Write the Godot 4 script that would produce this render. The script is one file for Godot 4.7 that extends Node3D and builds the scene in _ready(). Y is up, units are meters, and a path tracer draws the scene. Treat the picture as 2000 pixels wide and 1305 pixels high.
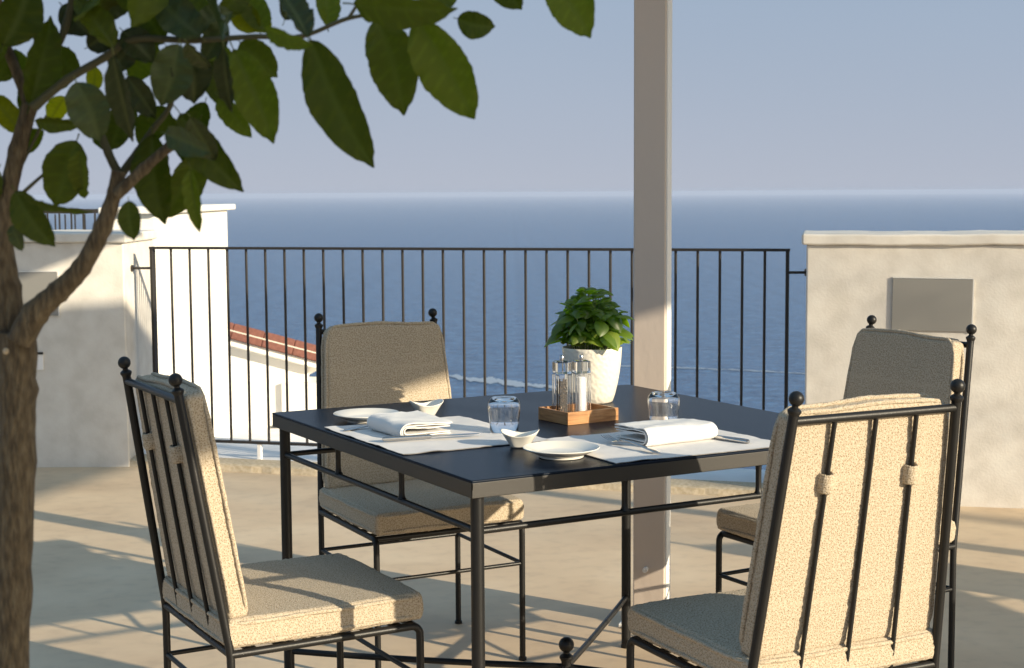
extends Node3D
# A sunlit terrace table above the sea. Units are metres; the camera looks along -z.

const TABLE_AT := Vector3(0.1254, 0.0, -3.586)
const TABLE_TURN := 0.5117
const TOP := 0.75
var mats := {}
var rng := RandomNumberGenerator.new()

# ------------------------------------------------------------------ mesh helper
class Geo:
	var v := PackedVector3Array()
	var n := PackedVector3Array()
	var uv := PackedVector2Array()
	var c := PackedColorArray()
	var ix := PackedInt32Array()
	func vert(p: Vector3, nn: Vector3, t := Vector2.ZERO, col := Color.WHITE) -> int:
		v.append(p); n.append(nn.normalized() if nn.length_squared() > 1e-16 else Vector3.UP); uv.append(t); c.append(col)
		return v.size() - 1
	func tri(a: int, b: int, d: int) -> void:
		var x := (v[b] - v[a]).cross(v[d] - v[a])
		if x.dot(n[a] + n[b] + n[d]) > 0.0:
			ix.append(a); ix.append(d); ix.append(b)
		else:
			ix.append(a); ix.append(b); ix.append(d)
	func quad(a: int, b: int, d: int, e: int) -> void:
		tri(a, b, d); tri(a, d, e)
	func face(p: Array) -> void:   # a flat polygon (convex), flat normal from its winding order; both sides are drawn
		var nn: Vector3 = (p[1] - p[0]).cross(p[2] - p[0]).normalized()
		var first := v.size()
		for q in p: vert(q, nn)
		for k in range(1, p.size() - 1): tri(first, first + k, first + k + 1)
	func smooth() -> void:          # vertex normals from the faces
		var acc := PackedVector3Array(); acc.resize(v.size())
		for k in range(0, ix.size(), 3):
			var x := (v[ix[k + 2]] - v[ix[k]]).cross(v[ix[k + 1]] - v[ix[k]])
			for j in 3: acc[ix[k + j]] += x
		for k in v.size(): n[k] = acc[k].normalized() if acc[k].length_squared() > 1e-20 else n[k]
	func mesh(colored := false) -> ArrayMesh:
		var a := []
		a.resize(Mesh.ARRAY_MAX)
		a[Mesh.ARRAY_VERTEX] = v; a[Mesh.ARRAY_NORMAL] = n; a[Mesh.ARRAY_TEX_UV] = uv; a[Mesh.ARRAY_INDEX] = ix
		if colored: a[Mesh.ARRAY_COLOR] = c
		var m := ArrayMesh.new()
		m.add_surface_from_arrays(Mesh.PRIMITIVE_TRIANGLES, a)
		return m

# a swept tube of elliptical section; wa and wb are the half widths (across, up) at each point
func sweep(g: Geo, pts: Array, wa, wb = null, sides := 10, hint := Vector3.UP, caps := true) -> void:
	var count := pts.size()
	var side := Vector3.ZERO
	var rings := []
	var along := 0.0
	for k in count:
		var p: Vector3 = pts[k]
		var d: Vector3 = (pts[mini(k + 1, count - 1)] - pts[maxi(k - 1, 0)]).normalized()
		if k == 0:
			var h := hint if absf(d.dot(hint)) < 0.95 else Vector3.RIGHT
			side = d.cross(h).normalized()
		else:
			side = (side - d * side.dot(d)).normalized()
			along += (pts[k] - pts[k - 1]).length()
		var up := side.cross(d).normalized()
		var a: float = wa[k] if wa is Array else wa
		var b: float = (wb[k] if wb is Array else wb) if wb != null else a
		var ring := []
		for j in sides + 1:
			var t := TAU * j / sides
			ring.append(g.vert(p + side * cos(t) * a + up * sin(t) * b, side * cos(t) * b + up * sin(t) * a, Vector2(float(j) / sides, along)))
		rings.append(ring)
	for k in count - 1:
		for j in sides: g.quad(rings[k][j], rings[k][j + 1], rings[k + 1][j + 1], rings[k + 1][j])
	if caps:
		for e in [0, count - 1]:
			var d: Vector3 = (pts[0] - pts[1]).normalized() if e == 0 else (pts[count - 1] - pts[count - 2]).normalized()
			var mid := g.vert(pts[e], d)
			var first := g.v.size()
			for j in sides + 1: g.vert(g.v[rings[e][j]], d)
			for j in sides: g.tri(mid, first + j, first + j + 1)

# a turned body: profile of (radius, height) points about the y axis; corners sharper than 35 degrees stay sharp
func lathe(g: Geo, prof: Array, segs := 24, at := Vector3.ZERO, basis := Basis()) -> void:
	var seg_n := []
	for k in prof.size() - 1:
		var d: Vector2 = prof[k + 1] - prof[k]
		seg_n.append(Vector2(d.y, -d.x).normalized())
	for k in prof.size() - 1:
		var na: Vector2 = seg_n[k]
		var nb: Vector2 = seg_n[k]
		if k > 0 and seg_n[k - 1].dot(seg_n[k]) > 0.8: na = (seg_n[k - 1] + seg_n[k]).normalized()
		if k < prof.size() - 2 and seg_n[k + 1].dot(seg_n[k]) > 0.8: nb = (seg_n[k + 1] + seg_n[k]).normalized()
		var first := g.v.size()
		for j in segs + 1:
			var t := TAU * j / segs
			var r := Vector3(cos(t), 0, sin(t))
			g.vert(at + basis * (r * prof[k].x + Vector3.UP * prof[k].y), basis * (r * na.x + Vector3.UP * na.y), Vector2(float(j) / segs, prof[k].y))
			g.vert(at + basis * (r * prof[k + 1].x + Vector3.UP * prof[k + 1].y), basis * (r * nb.x + Vector3.UP * nb.y), Vector2(float(j) / segs, prof[k + 1].y))
		for j in segs:
			var a := first + j * 2
			if prof[k].x < 1e-6: g.tri(a, a + 1, a + 3)
			elif prof[k + 1].x < 1e-6: g.tri(a, a + 1, a + 2)
			else: g.quad(a, a + 1, a + 3, a + 2)

func ball(g: Geo, at: Vector3, r: float, segs := 16) -> void:
	var prof := []
	for k in segs / 2 + 1:
		var t := -PI / 2 + PI * k / (segs / 2)
		prof.append(Vector2(maxf(cos(t) * r, 0.0), sin(t) * r))
	lathe(g, prof, segs, at)

# a box with rounded edges; steps > 0 adds a grid on each face, bend shifts every point
func rbox(g: Geo, size: Vector3, at := Vector3.ZERO, r := 0.003, basis := Basis(), step := 0.0, bend = null) -> void:
	var h := size * 0.5
	r = minf(r, minf(h.x, minf(h.y, h.z)))
	var inner := h - Vector3.ONE * r
	var cuts := []
	for ax in 3:
		var row := []
		for k in 4: row.append(-h[ax] + r * (1.0 - cos(PI / 2 * k / 3.0)) if k < 3 else -inner[ax])
		if step > 0.0:
			var m := int(ceil(2.0 * inner[ax] / step))
			for k in range(1, m): row.append(-inner[ax] + 2.0 * inner[ax] * k / m)
		for k in 4: row.append(-row[3 - k])
		cuts.append(row)
	var first_all := g.v.size()
	for ax in 3:
		var u := (ax + 1) % 3
		var w := (ax + 2) % 3
		for s in [-1.0, 1.0]:
			var first := g.v.size()
			for a in cuts[u]:
				for b in cuts[w]:
					var p := Vector3.ZERO
					p[ax] = h[ax] * s; p[u] = a; p[w] = b
					var q := p.clamp(-inner, inner)
					var d := (p - q).normalized()
					var o := q + d * r
					if bend != null: o = bend.call(o)
					g.vert(at + basis * o, basis * d, Vector2(a, b))
			var nu: int = cuts[u].size()
			var nw: int = cuts[w].size()
			for i in nu - 1:
				for j in nw - 1:
					var k := first + i * nw + j
					g.quad(k, k + 1, k + nw + 1, k + nw)

func box(g: Geo, size: Vector3, at := Vector3.ZERO, basis := Basis()) -> void:
	var h := size * 0.5
	for ax in 3:
		for s in [-1.0, 1.0]:
			var d := Vector3.ZERO
			d[ax] = s
			var first := g.v.size()
			for q in [[-1, -1], [1, -1], [1, 1], [-1, 1]]:
				var p := Vector3.ZERO
				p[ax] = h[ax] * s; p[(ax + 1) % 3] = h[(ax + 1) % 3] * q[0]; p[(ax + 2) % 3] = h[(ax + 2) % 3] * q[1]
				g.vert(at + basis * p, basis * d, Vector2(q[0], q[1]))
			g.quad(first, first + 1, first + 2, first + 3)

# ------------------------------------------------------------------ scene helper
func numbered(called: String) -> String:
	if not has_node(called): return called
	var k := 1
	while has_node("%s_%03d" % [called, k]): k += 1
	return "%s_%03d" % [called, k]

func tag(o: Node3D, label: String, category: String, group := "") -> Node3D:
	o.set_meta("label", label); o.set_meta("category", category)
	if group: o.set_meta("group", group)
	return o

func thing(called: String, label: String, category: String, at := Vector3.ZERO, turn := 0.0, group := "") -> Node3D:
	var o := Node3D.new()
	o.name = numbered(called)
	add_child(o)
	o.position = at
	o.rotation.y = turn
	return tag(o, label, category, group)

func part(called: String, m: Mesh, mat: String, parent: Node3D, at := Vector3.ZERO) -> MeshInstance3D:
	var o := MeshInstance3D.new()
	o.mesh = m
	o.material_override = mats[mat]
	var nm := called
	var k := 0
	while parent.has_node(nm):
		k += 1
		nm = "%s_%03d" % [called, k]
	o.name = nm
	parent.add_child(o)
	o.position = at
	return o

func struct(called: String, m: Mesh, mat: String) -> MeshInstance3D:
	var o := part(numbered(called), m, mat, self)
	o.set_meta("kind", "structure")
	return o

func dup(root: Node3D, label: String, at: Vector3, turn: float) -> Node3D:
	var o: Node3D = root.duplicate()
	o.name = numbered(String(root.name))
	add_child(o)
	o.position = at
	o.rotation.y = turn
	o.set_meta("label", label)
	return o

func on_table(u: float, w: float, y := TOP) -> Vector3:   # table axes: u towards the right hand corner, w away from the viewer
	return TABLE_AT + Vector3(u * cos(TABLE_TURN) - w * sin(TABLE_TURN), y, -u * sin(TABLE_TURN) - w * cos(TABLE_TURN))

# ------------------------------------------------------------------ materials
func noise(kind: int, freq: float, size := 512, octaves := 4, ramp = null, sd := 1, fractal := FastNoiseLite.FRACTAL_FBM, ret := -1) -> NoiseTexture2D:
	var f := FastNoiseLite.new()
	f.noise_type = kind
	f.frequency = freq
	f.seed = sd
	f.fractal_type = fractal
	f.fractal_octaves = octaves
	if ret >= 0: f.cellular_return_type = ret
	var t := NoiseTexture2D.new()
	t.width = size; t.height = size
	t.seamless = true
	t.noise = f
	if ramp != null:
		var gr := Gradient.new()
		var at := PackedFloat32Array()
		var cs := PackedColorArray()
		for k in ramp:
			at.append(k[0]); cs.append(k[1])
		gr.offsets = at; gr.colors = cs
		t.color_ramp = gr
	return t

func lin(r: float, g: float, b: float) -> Color: return Color(r, g, b).linear_to_srgb()

func mat(called: String, col: Color, rough := 0.6, metal := 0.0) -> StandardMaterial3D:
	var m := StandardMaterial3D.new()
	m.resource_name = called
	m.albedo_color = col
	m.roughness = rough
	m.metallic = metal
	mats[called] = m
	return m

func tri(m: StandardMaterial3D, scale: Vector3, world := false) -> void:
	m.uv1_triplanar = true
	m.uv1_world_triplanar = world
	m.uv1_scale = scale
	m.uv1_triplanar_sharpness = 4.0

func relief(m: StandardMaterial3D, t: Texture2D, cm: float) -> void:
	m.heightmap_enabled = true
	m.heightmap_texture = t
	m.heightmap_scale = cm

func make_materials() -> void:
	var S := FastNoiseLite.TYPE_SIMPLEX_SMOOTH
	var C := FastNoiseLite.TYPE_CELLULAR
	var m := mat("fabric", Color.WHITE, 0.95)
	# boucle: loops of yarn with darker gaps between them
	m.albedo_texture = noise(C, 0.052, 1024, 2, [[0.0, lin(0.12, 0.08, 0.04)], [0.17, lin(0.20, 0.145, 0.08)], [0.30, lin(0.41, 0.335, 0.24)], [0.5, lin(0.48, 0.405, 0.30)], [1.0, lin(0.53, 0.455, 0.35)]], 5, FastNoiseLite.FRACTAL_FBM, FastNoiseLite.RETURN_DISTANCE)
	relief(m, noise(C, 0.085, 1024, 2, [[0.0, Color.WHITE], [1.0, Color.BLACK]], 6, FastNoiseLite.FRACTAL_FBM, FastNoiseLite.RETURN_DISTANCE), 0.13)
	tri(m, Vector3.ONE * 4.3)
	m.rim_enabled = true; m.rim = 0.06; m.rim_tint = 0.8
	m = mat("lining", lin(0.46, 0.39, 0.29), 0.95)
	m = mat("black_metal", lin(0.0105, 0.0105, 0.0105), 0.40)
	m.metallic_specular = 0.40
	relief(m, noise(S, 0.12, 512, 3, null, 9), 0.012)
	tri(m, Vector3.ONE * 9.0)
	m = mat("table_metal", lin(0.009, 0.014, 0.024), 0.27)
	m.metallic_specular = 0.15
	relief(m, noise(S, 0.15, 512, 3, null, 10), 0.006)
	tri(m, Vector3.ONE * 9.0)
	m = mat("band_metal", lin(0.026, 0.0235, 0.0205), 0.45)
	relief(m, noise(S, 0.2, 512, 3, null, 11), 0.02)
	tri(m, Vector3.ONE * 9.0)
	m = mat("rail_metal", lin(0.03, 0.027, 0.025), 0.5)
	m.metallic_specular = 0.4
	# micro-cement floor
	m = mat("cement", Color.WHITE, 0.62)
	m.albedo_texture = noise(S, 0.0042, 1024, 6, [[0.15, lin(0.555, 0.42, 0.28)], [0.4, lin(0.61, 0.47, 0.315)], [0.6, lin(0.63, 0.49, 0.33)], [0.85, lin(0.67, 0.53, 0.365)]], 21)
	m.detail_enabled = true
	m.detail_blend_mode = BaseMaterial3D.BLEND_MODE_MUL
	m.detail_albedo = noise(S, 0.03, 1024, 5, [[0.0, Color(0.93, 0.93, 0.935)], [0.45, Color(0.985, 0.985, 0.985)], [1.0, Color(1, 1, 1)]], 33)
	relief(m, noise(S, 0.02, 1024, 6, null, 23), 0.05)
	tri(m, Vector3(0.3, 0.3, 0.37), true)
	m = mat("kerb", Color.WHITE, 0.85)
	m.albedo_texture = noise(S, 0.03, 512, 5, [[0.2, lin(0.44, 0.355, 0.235)], [0.8, lin(0.58, 0.49, 0.355)]], 27)
	relief(m, noise(S, 0.05, 512, 5, null, 28), 0.08)
	tri(m, Vector3.ONE * 2.5, true)
	m = mat("slab", Color.WHITE, 0.7)
	m.albedo_texture = noise(S, 0.012, 512, 5, [[0.2, lin(0.80, 0.78, 0.76)], [0.8, lin(0.88, 0.86, 0.84)]], 29)
	tri(m, Vector3.ONE * 0.7, true)
	# lime plaster
	m = mat("plaster", Color.WHITE, 0.85)
	m.albedo_texture = noise(S, 0.006, 1024, 6, [[0.15, lin(0.60, 0.565, 0.51)], [0.5, lin(0.655, 0.62, 0.565)], [0.85, lin(0.69, 0.66, 0.605)]], 41)
	relief(m, noise(S, 0.06, 1024, 5, null, 42), 0.04)
	tri(m, Vector3.ONE * 1.1, true)
	m = mat("far_white", lin(0.84, 0.81, 0.75), 0.85)
	m = mat("far_grey", lin(0.50, 0.49, 0.47), 0.8)
	m = mat("roof_tile", Color.WHITE, 0.8)
	m.albedo_texture = noise(S, 0.06, 256, 4, [[0.2, lin(0.15, 0.058, 0.044)], [0.8, lin(0.20, 0.080, 0.060)]], 44)
	tri(m, Vector3.ONE * 1.5, true)
	m = mat("dark_glass", lin(0.05, 0.055, 0.06), 0.2)
	m = mat("post_paint", lin(0.54, 0.46, 0.395), 0.5)
	relief(m, noise(S, 0.01, 512, 5, null, 46), 0.1)
	tri(m, Vector3(2, 1, 2))
	m = mat("post_white", lin(0.76, 0.75, 0.72), 0.5)
	m = mat("plate_metal", lin(0.30, 0.29, 0.265), 0.42, 0.35)
	m = mat("steel_edge", lin(0.75, 0.74, 0.70), 0.35, 0.3)
	m = mat("dark_hole", lin(0.03, 0.03, 0.03), 0.9)
	m = mat("porcelain", lin(0.76, 0.73, 0.66), 0.16)
	m = mat("pot_glaze", lin(0.74, 0.69, 0.60), 0.38)
	relief(m, noise(S, 0.022, 512, 1, null, 51, FastNoiseLite.FRACTAL_NONE), 0.10)
	tri(m, Vector3.ONE * 7.0)
	m = mat("linen", lin(0.74, 0.73, 0.71), 0.9)
	relief(m, noise(S, 0.25, 512, 3, null, 53), 0.04)
	tri(m, Vector3.ONE * 8.0)
	m = mat("placemat_cloth", lin(0.68, 0.66, 0.64), 0.88)
	relief(m, noise(S, 0.01, 512, 5, null, 54), 0.06)
	tri(m, Vector3.ONE * 3.0)
	m = mat("steel", lin(0.50, 0.49, 0.48), 0.12, 1.0)
	for w in [["wood_long", Vector3(1.2, 16, 16)], ["wood_cross", Vector3(16, 16, 1.2)]]:
		m = mat(w[0], Color.WHITE, 0.42)
		m.albedo_texture = noise(S, 0.014, 512, 5, [[0.1, lin(0.20, 0.085, 0.026)], [0.45, lin(0.36, 0.17, 0.06)], [0.9, lin(0.47, 0.25, 0.10)]], 57)
		tri(m, w[1])
	m = mat("acrylic", Color(1, 1, 1, 0.03), 0.0)
	m.specular_mode = BaseMaterial3D.SPECULAR_DISABLED
	m.transparency = BaseMaterial3D.TRANSPARENCY_ALPHA
	m = mat("thin_glass", Color(0.97, 0.985, 1.0, 0.05), 0.0)
	m.transparency = BaseMaterial3D.TRANSPARENCY_ALPHA
	m = mat("solid_glass", Color(0.98, 0.99, 1.0, 0.0), 0.0)
	m.refraction_enabled = true; m.refraction_scale = 0.05
	m = mat("pepper", Color.WHITE, 0.6)
	m.vertex_color_use_as_albedo = true
	m = mat("salt", lin(0.85, 0.84, 0.82), 0.7)
	relief(m, noise(C, 0.1, 256, 2, null, 59), 0.1)
	tri(m, Vector3.ONE * 12.0)
	m = mat("soil", lin(0.04, 0.028, 0.02), 0.95)
	m = mat("bark", Color.WHITE, 0.9)
	m.albedo_texture = noise(S, 0.02, 512, 5, [[0.15, lin(0.060, 0.043, 0.024)], [0.5, lin(0.108, 0.080, 0.045)], [0.85, lin(0.165, 0.128, 0.076)]], 61)
	relief(m, noise(S, 0.025, 512, 5, null, 61), 0.35)
	tri(m, Vector3(16, 3.6, 16), true)
	m = mat("twig", lin(0.062, 0.058, 0.025), 0.75)
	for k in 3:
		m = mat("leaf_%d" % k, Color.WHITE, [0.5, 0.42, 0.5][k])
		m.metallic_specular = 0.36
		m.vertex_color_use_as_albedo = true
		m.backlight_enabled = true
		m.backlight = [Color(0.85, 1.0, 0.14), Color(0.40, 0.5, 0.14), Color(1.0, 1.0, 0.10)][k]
	for k in 3:
		m = mat("basil_%d" % k, [lin(0.050, 0.088, 0.011), lin(0.085, 0.130, 0.017), lin(0.15, 0.19, 0.026)][k], 0.4)
		m.backlight_enabled = true
		m.backlight = Color(0.62, 0.8, 0.12)
	m = mat("basil_stem", lin(0.17, 0.22, 0.06), 0.6)
	m = mat("canvas", lin(0.62, 0.58, 0.50), 0.9)
	m = mat("terracotta", lin(0.36, 0.16, 0.09), 0.85)
	m = mat("sea", Color.WHITE, 0.22)
	m.albedo_texture = noise(S, 0.01, 1024, 6, [[0.2, lin(0.012, 0.060, 0.155)], [0.5, lin(0.026, 0.095, 0.22)], [0.8, lin(0.055, 0.145, 0.29)]], 71)
	relief(m, noise(S, 0.035, 1024, 6, null, 72), 200.0)
	tri(m, Vector3(0.0036, 0.0036, 0.0075), true)
	m = mat("foam", lin(0.27, 0.34, 0.43), 0.9)
	m = mat("hill", lin(0.10, 0.11, 0.055), 0.95)
	relief(m, noise(S, 0.05, 512, 5, null, 75), 20.0)
	tri(m, Vector3.ONE * 0.05, true)
const LEAVES := [
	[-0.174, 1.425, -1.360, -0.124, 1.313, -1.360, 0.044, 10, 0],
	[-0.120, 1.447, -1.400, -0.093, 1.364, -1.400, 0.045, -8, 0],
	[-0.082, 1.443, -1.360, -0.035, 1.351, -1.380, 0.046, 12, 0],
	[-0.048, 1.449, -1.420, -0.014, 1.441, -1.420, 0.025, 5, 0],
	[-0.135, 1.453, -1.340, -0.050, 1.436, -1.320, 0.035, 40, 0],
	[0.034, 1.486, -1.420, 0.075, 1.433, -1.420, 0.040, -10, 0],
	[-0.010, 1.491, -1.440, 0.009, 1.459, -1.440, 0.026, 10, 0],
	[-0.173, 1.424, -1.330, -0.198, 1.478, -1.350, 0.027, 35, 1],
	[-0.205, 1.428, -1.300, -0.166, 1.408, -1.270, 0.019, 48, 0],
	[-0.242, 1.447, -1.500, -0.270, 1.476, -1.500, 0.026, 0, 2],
	[-0.262, 1.469, -1.520, -0.233, 1.449, -1.520, 0.024, 12, 2],
	[-0.249, 1.421, -1.400, -0.215, 1.338, -1.400, 0.038, 0, 0],
	[-0.245, 1.416, -1.330, -0.252, 1.359, -1.360, 0.020, 38, 1],
	[-0.270, 1.418, -1.300, -0.258, 1.393, -1.330, 0.018, 42, 1],
	[-0.292, 1.423, -1.370, -0.310, 1.369, -1.370, 0.036, 6, 1],
	[-0.291, 1.421, -1.380, -0.280, 1.373, -1.380, 0.036, -6, 1],
	[-0.255, 1.434, -1.470, -0.222, 1.401, -1.470, 0.031, 8, 0],
	[-0.275, 1.383, -1.460, -0.248, 1.343, -1.460, 0.021, 20, 0],
	[-0.294, 1.363, -1.380, -0.243, 1.293, -1.380, 0.033, 8, 0],
	[-0.279, 1.358, -1.350, -0.263, 1.317, -1.370, 0.024, 20, 1],
	[-0.290, 1.342, -1.300, -0.251, 1.324, -1.260, 0.023, 30, 1],
	[-0.333, 1.347, -1.440, -0.328, 1.263, -1.440, 0.037, 12, 0],
	[-0.294, 1.331, -1.470, -0.332, 1.263, -1.470, 0.034, -10, 0],
	[-0.276, 1.313, -1.330, -0.273, 1.258, -1.330, 0.015, 18, 0],
	[-0.337, 1.286, -1.360, -0.333, 1.251, -1.360, 0.020, 0, 0],
	[-0.398, 1.341, -1.420, -0.425, 1.280, -1.420, 0.041, 12, 0],
	[-0.389, 1.332, -1.400, -0.399, 1.284, -1.420, 0.021, 30, 0],
	[-0.430, 1.295, -1.340, -0.400, 1.247, -1.340, 0.028, 8, 0],
	[-0.422, 1.292, -1.330, -0.366, 1.269, -1.330, 0.009, 55, 0],
	[-0.438, 1.265, -1.350, -0.431, 1.242, -1.350, 0.013, 20, 1],
	[-0.456, 1.425, -1.400, -0.428, 1.486, -1.400, 0.040, 10, 0],
	[-0.443, 1.374, -1.430, -0.413, 1.452, -1.430, 0.033, 18, 0],
	[-0.461, 1.394, -1.480, -0.470, 1.431, -1.480, 0.022, 10, 0],
	[-0.464, 1.349, -1.470, -0.493, 1.390, -1.470, 0.023, 8, 2],
	[-0.351, 1.421, -1.380, -0.382, 1.472, -1.380, 0.026, 20, 0],
	[-0.377, 1.389, -1.350, -0.360, 1.338, -1.350, 0.036, 6, 1],
	[-0.334, 1.408, -1.310, -0.334, 1.332, -1.340, 0.023, 30, 1],
	[-0.436, 1.359, -1.420, -0.396, 1.351, -1.420, 0.015, 25, 0],
	[-0.430, 1.386, -1.500, -0.448, 1.361, -1.500, 0.020, 10, 2],
	[-0.359, 1.376, -1.480, -0.385, 1.333, -1.480, 0.029, 8, 0],
	[-0.407, 1.417, -1.520, -0.409, 1.389, -1.520, 0.016, 0, 2],
	[-0.280, 1.433, -1.410, -0.321, 1.475, -1.410, 0.034, 10, 1],
	[-0.324, 1.432, -1.460, -0.350, 1.463, -1.460, 0.026, -15, 0],
	[-0.273, 1.442, -1.450, -0.309, 1.485, -1.450, 0.032, 15, 0],
	[-0.357, 1.481, -1.420, -0.334, 1.456, -1.420, 0.024, 10, 0],
	[-0.391, 1.427, -1.440, -0.364, 1.439, -1.440, 0.024, 12, 1],
	[-0.345, 1.433, -1.430, -0.369, 1.404, -1.430, 0.026, 10, 1],
	[-0.341, 1.440, -1.490, -0.366, 1.399, -1.490, 0.030, 10, 0],
	[-0.335, 1.376, -1.520, -0.366, 1.336, -1.520, 0.030, 10, 0],
	[-0.345, 1.372, -1.480, -0.319, 1.349, -1.480, 0.022, 20, 0],
	[-0.289, 1.439, -1.500, -0.273, 1.394, -1.500, 0.028, -10, 0],
	[-0.295, 1.380, -1.500, -0.310, 1.334, -1.500, 0.026, 14, 0],
	[-0.442, 1.432, -1.500, -0.418, 1.405, -1.500, 0.026, 10, 0],
	[-0.433, 1.431, -1.520, -0.453, 1.387, -1.520, 0.026, -12, 0],
	[-0.401, 1.468, -1.500, -0.437, 1.449, -1.500, 0.023, 14, 1],
	[-0.275, 1.460, -1.480, -0.240, 1.493, -1.480, 0.025, 20, 0],
	[-0.235, 1.446, -1.500, -0.255, 1.491, -1.500, 0.027, 12, 0],
	[-0.393, 1.334, -1.500, -0.410, 1.373, -1.500, 0.022, 20, 0],
	[-0.481, 1.316, -1.450, -0.509, 1.273, -1.450, 0.029, 10, 0],
	[-0.470, 1.444, -1.450, -0.504, 1.416, -1.450, 0.033, 10, 0],
	[-0.121, 1.455, -1.440, -0.144, 1.492, -1.440, 0.029, 12, 0],
	[-0.079, 1.460, -1.450, -0.045, 1.497, -1.450, 0.033, 12, 0],
	[-0.173, 1.449, -1.480, -0.172, 1.498, -1.480, 0.025, 24, 0],
	[-0.211, 1.453, -1.460, -0.189, 1.500, -1.460, 0.025, 14, 1],
	[-0.419, 1.468, -1.460, -0.395, 1.440, -1.460, 0.028, 10, 1],
	[-0.289, 1.442, -1.440, -0.257, 1.460, -1.440, 0.026, -10, 1],
	[-0.292, 1.362, -1.460, -0.312, 1.321, -1.460, 0.029, 12, 0],
	[-0.353, 1.440, -1.420, -0.325, 1.413, -1.420, 0.029, -14, 1],
	[-0.337, 1.416, -1.470, -0.354, 1.455, -1.470, 0.025, 20, 0],
	[-0.447, 1.404, -1.490, -0.471, 1.364, -1.490, 0.025, 18, 0],
	[-0.357, 1.401, -1.450, -0.334, 1.362, -1.450, 0.025, 15, 1],
	[-0.261, 1.450, -1.430, -0.284, 1.414, -1.430, 0.023, 10, 1],
	[-0.288, 1.418, -1.490, -0.268, 1.372, -1.490, 0.026, -10, 0],
	[-0.475, 1.432, -1.480, -0.491, 1.399, -1.480, 0.030, 16, 0],
	[-0.379, 1.457, -1.450, -0.349, 1.480, -1.450, 0.026, 10, 1],
	[-0.316, 1.456, -1.480, -0.296, 1.489, -1.480, 0.028, -12, 0],
	[-0.338, 1.316, -1.500, -0.356, 1.279, -1.500, 0.027, 10, 0],
	[-0.443, 1.352, -1.470, -0.470, 1.331, -1.470, 0.020, 30, 0],
]
const LIMBS := [
	["trunk", [[-0.494, 0.634, -1.450, 0.0174], [-0.486, 0.788, -1.450, 0.0174], [-0.481, 0.915, -1.450, 0.0169], [-0.473, 1.039, -1.450, 0.0164], [-0.470, 1.108, -1.450, 0.0174], [-0.468, 1.162, -1.450, 0.0183]]],
	["branch", [[-0.460, 1.155, -1.430, 0.0124], [-0.444, 1.182, -1.430, 0.0119], [-0.423, 1.201, -1.430, 0.0100], [-0.400, 1.224, -1.430, 0.0090], [-0.379, 1.261, -1.430, 0.0081], [-0.367, 1.294, -1.430, 0.0067], [-0.363, 1.313, -1.430, 0.0062]]],
	["branch", [[-0.476, 1.156, -1.460, 0.0156], [-0.480, 1.205, -1.460, 0.0126], [-0.482, 1.249, -1.460, 0.0097], [-0.477, 1.287, -1.460, 0.0087], [-0.465, 1.333, -1.460, 0.0083], [-0.452, 1.376, -1.460, 0.0073]]],
	["branch", [[-0.367, 1.308, -1.450, 0.0048], [-0.377, 1.330, -1.450, 0.0039], [-0.384, 1.351, -1.450, 0.0034], [-0.387, 1.377, -1.450, 0.0024]]],
	["branch", [[-0.367, 1.308, -1.450, 0.0043], [-0.350, 1.331, -1.450, 0.0034], [-0.334, 1.353, -1.450, 0.0029], [-0.318, 1.374, -1.450, 0.0024], [-0.307, 1.415, -1.450, 0.0014]]],
	["branch", [[-0.363, 1.291, -1.420, 0.0057], [-0.337, 1.315, -1.420, 0.0052], [-0.313, 1.335, -1.420, 0.0047], [-0.284, 1.356, -1.420, 0.0033]]],
	["branch", [[-0.455, 1.374, -1.470, 0.0059], [-0.465, 1.403, -1.470, 0.0049], [-0.479, 1.445, -1.470, 0.0044], [-0.484, 1.503, -1.470, 0.0039]]],
	["branch", [[-0.448, 1.374, -1.450, 0.0053], [-0.427, 1.420, -1.450, 0.0039], [-0.413, 1.448, -1.450, 0.0034], [-0.400, 1.504, -1.450, 0.0029]]],
	["branch", [[-0.437, 1.371, -1.420, 0.0047], [-0.405, 1.396, -1.420, 0.0038], [-0.370, 1.416, -1.420, 0.0035], [-0.343, 1.432, -1.420, 0.0033], [-0.288, 1.431, -1.420, 0.0028], [-0.232, 1.434, -1.420, 0.0024], [-0.190, 1.434, -1.420, 0.0021], [-0.147, 1.450, -1.420, 0.0019], [-0.110, 1.454, -1.420, 0.0014]]],
	["branch", [[-0.147, 1.450, -1.420, 0.0017], [-0.138, 1.465, -1.420, 0.0014], [-0.128, 1.494, -1.420, 0.0012]]],
	["branch", [[-0.438, 1.436, -1.440, 0.0029], [-0.452, 1.454, -1.440, 0.0029], [-0.466, 1.475, -1.440, 0.0029], [-0.478, 1.499, -1.440, 0.0029]]],
	["twig", [[-0.457, 1.292, -1.440, 0.0019], [-0.433, 1.312, -1.440, 0.0014], [-0.414, 1.321, -1.440, 0.0010]]],
	["twig", [[-0.461, 1.321, -1.460, 0.0015], [-0.446, 1.349, -1.460, 0.0015], [-0.437, 1.366, -1.460, 0.0010]]],
	["twig", [[-0.110, 1.454, -1.420, 0.0014], [-0.086, 1.449, -1.420, 0.0009], [-0.077, 1.457, -1.420, 0.0009]]],
]

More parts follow.
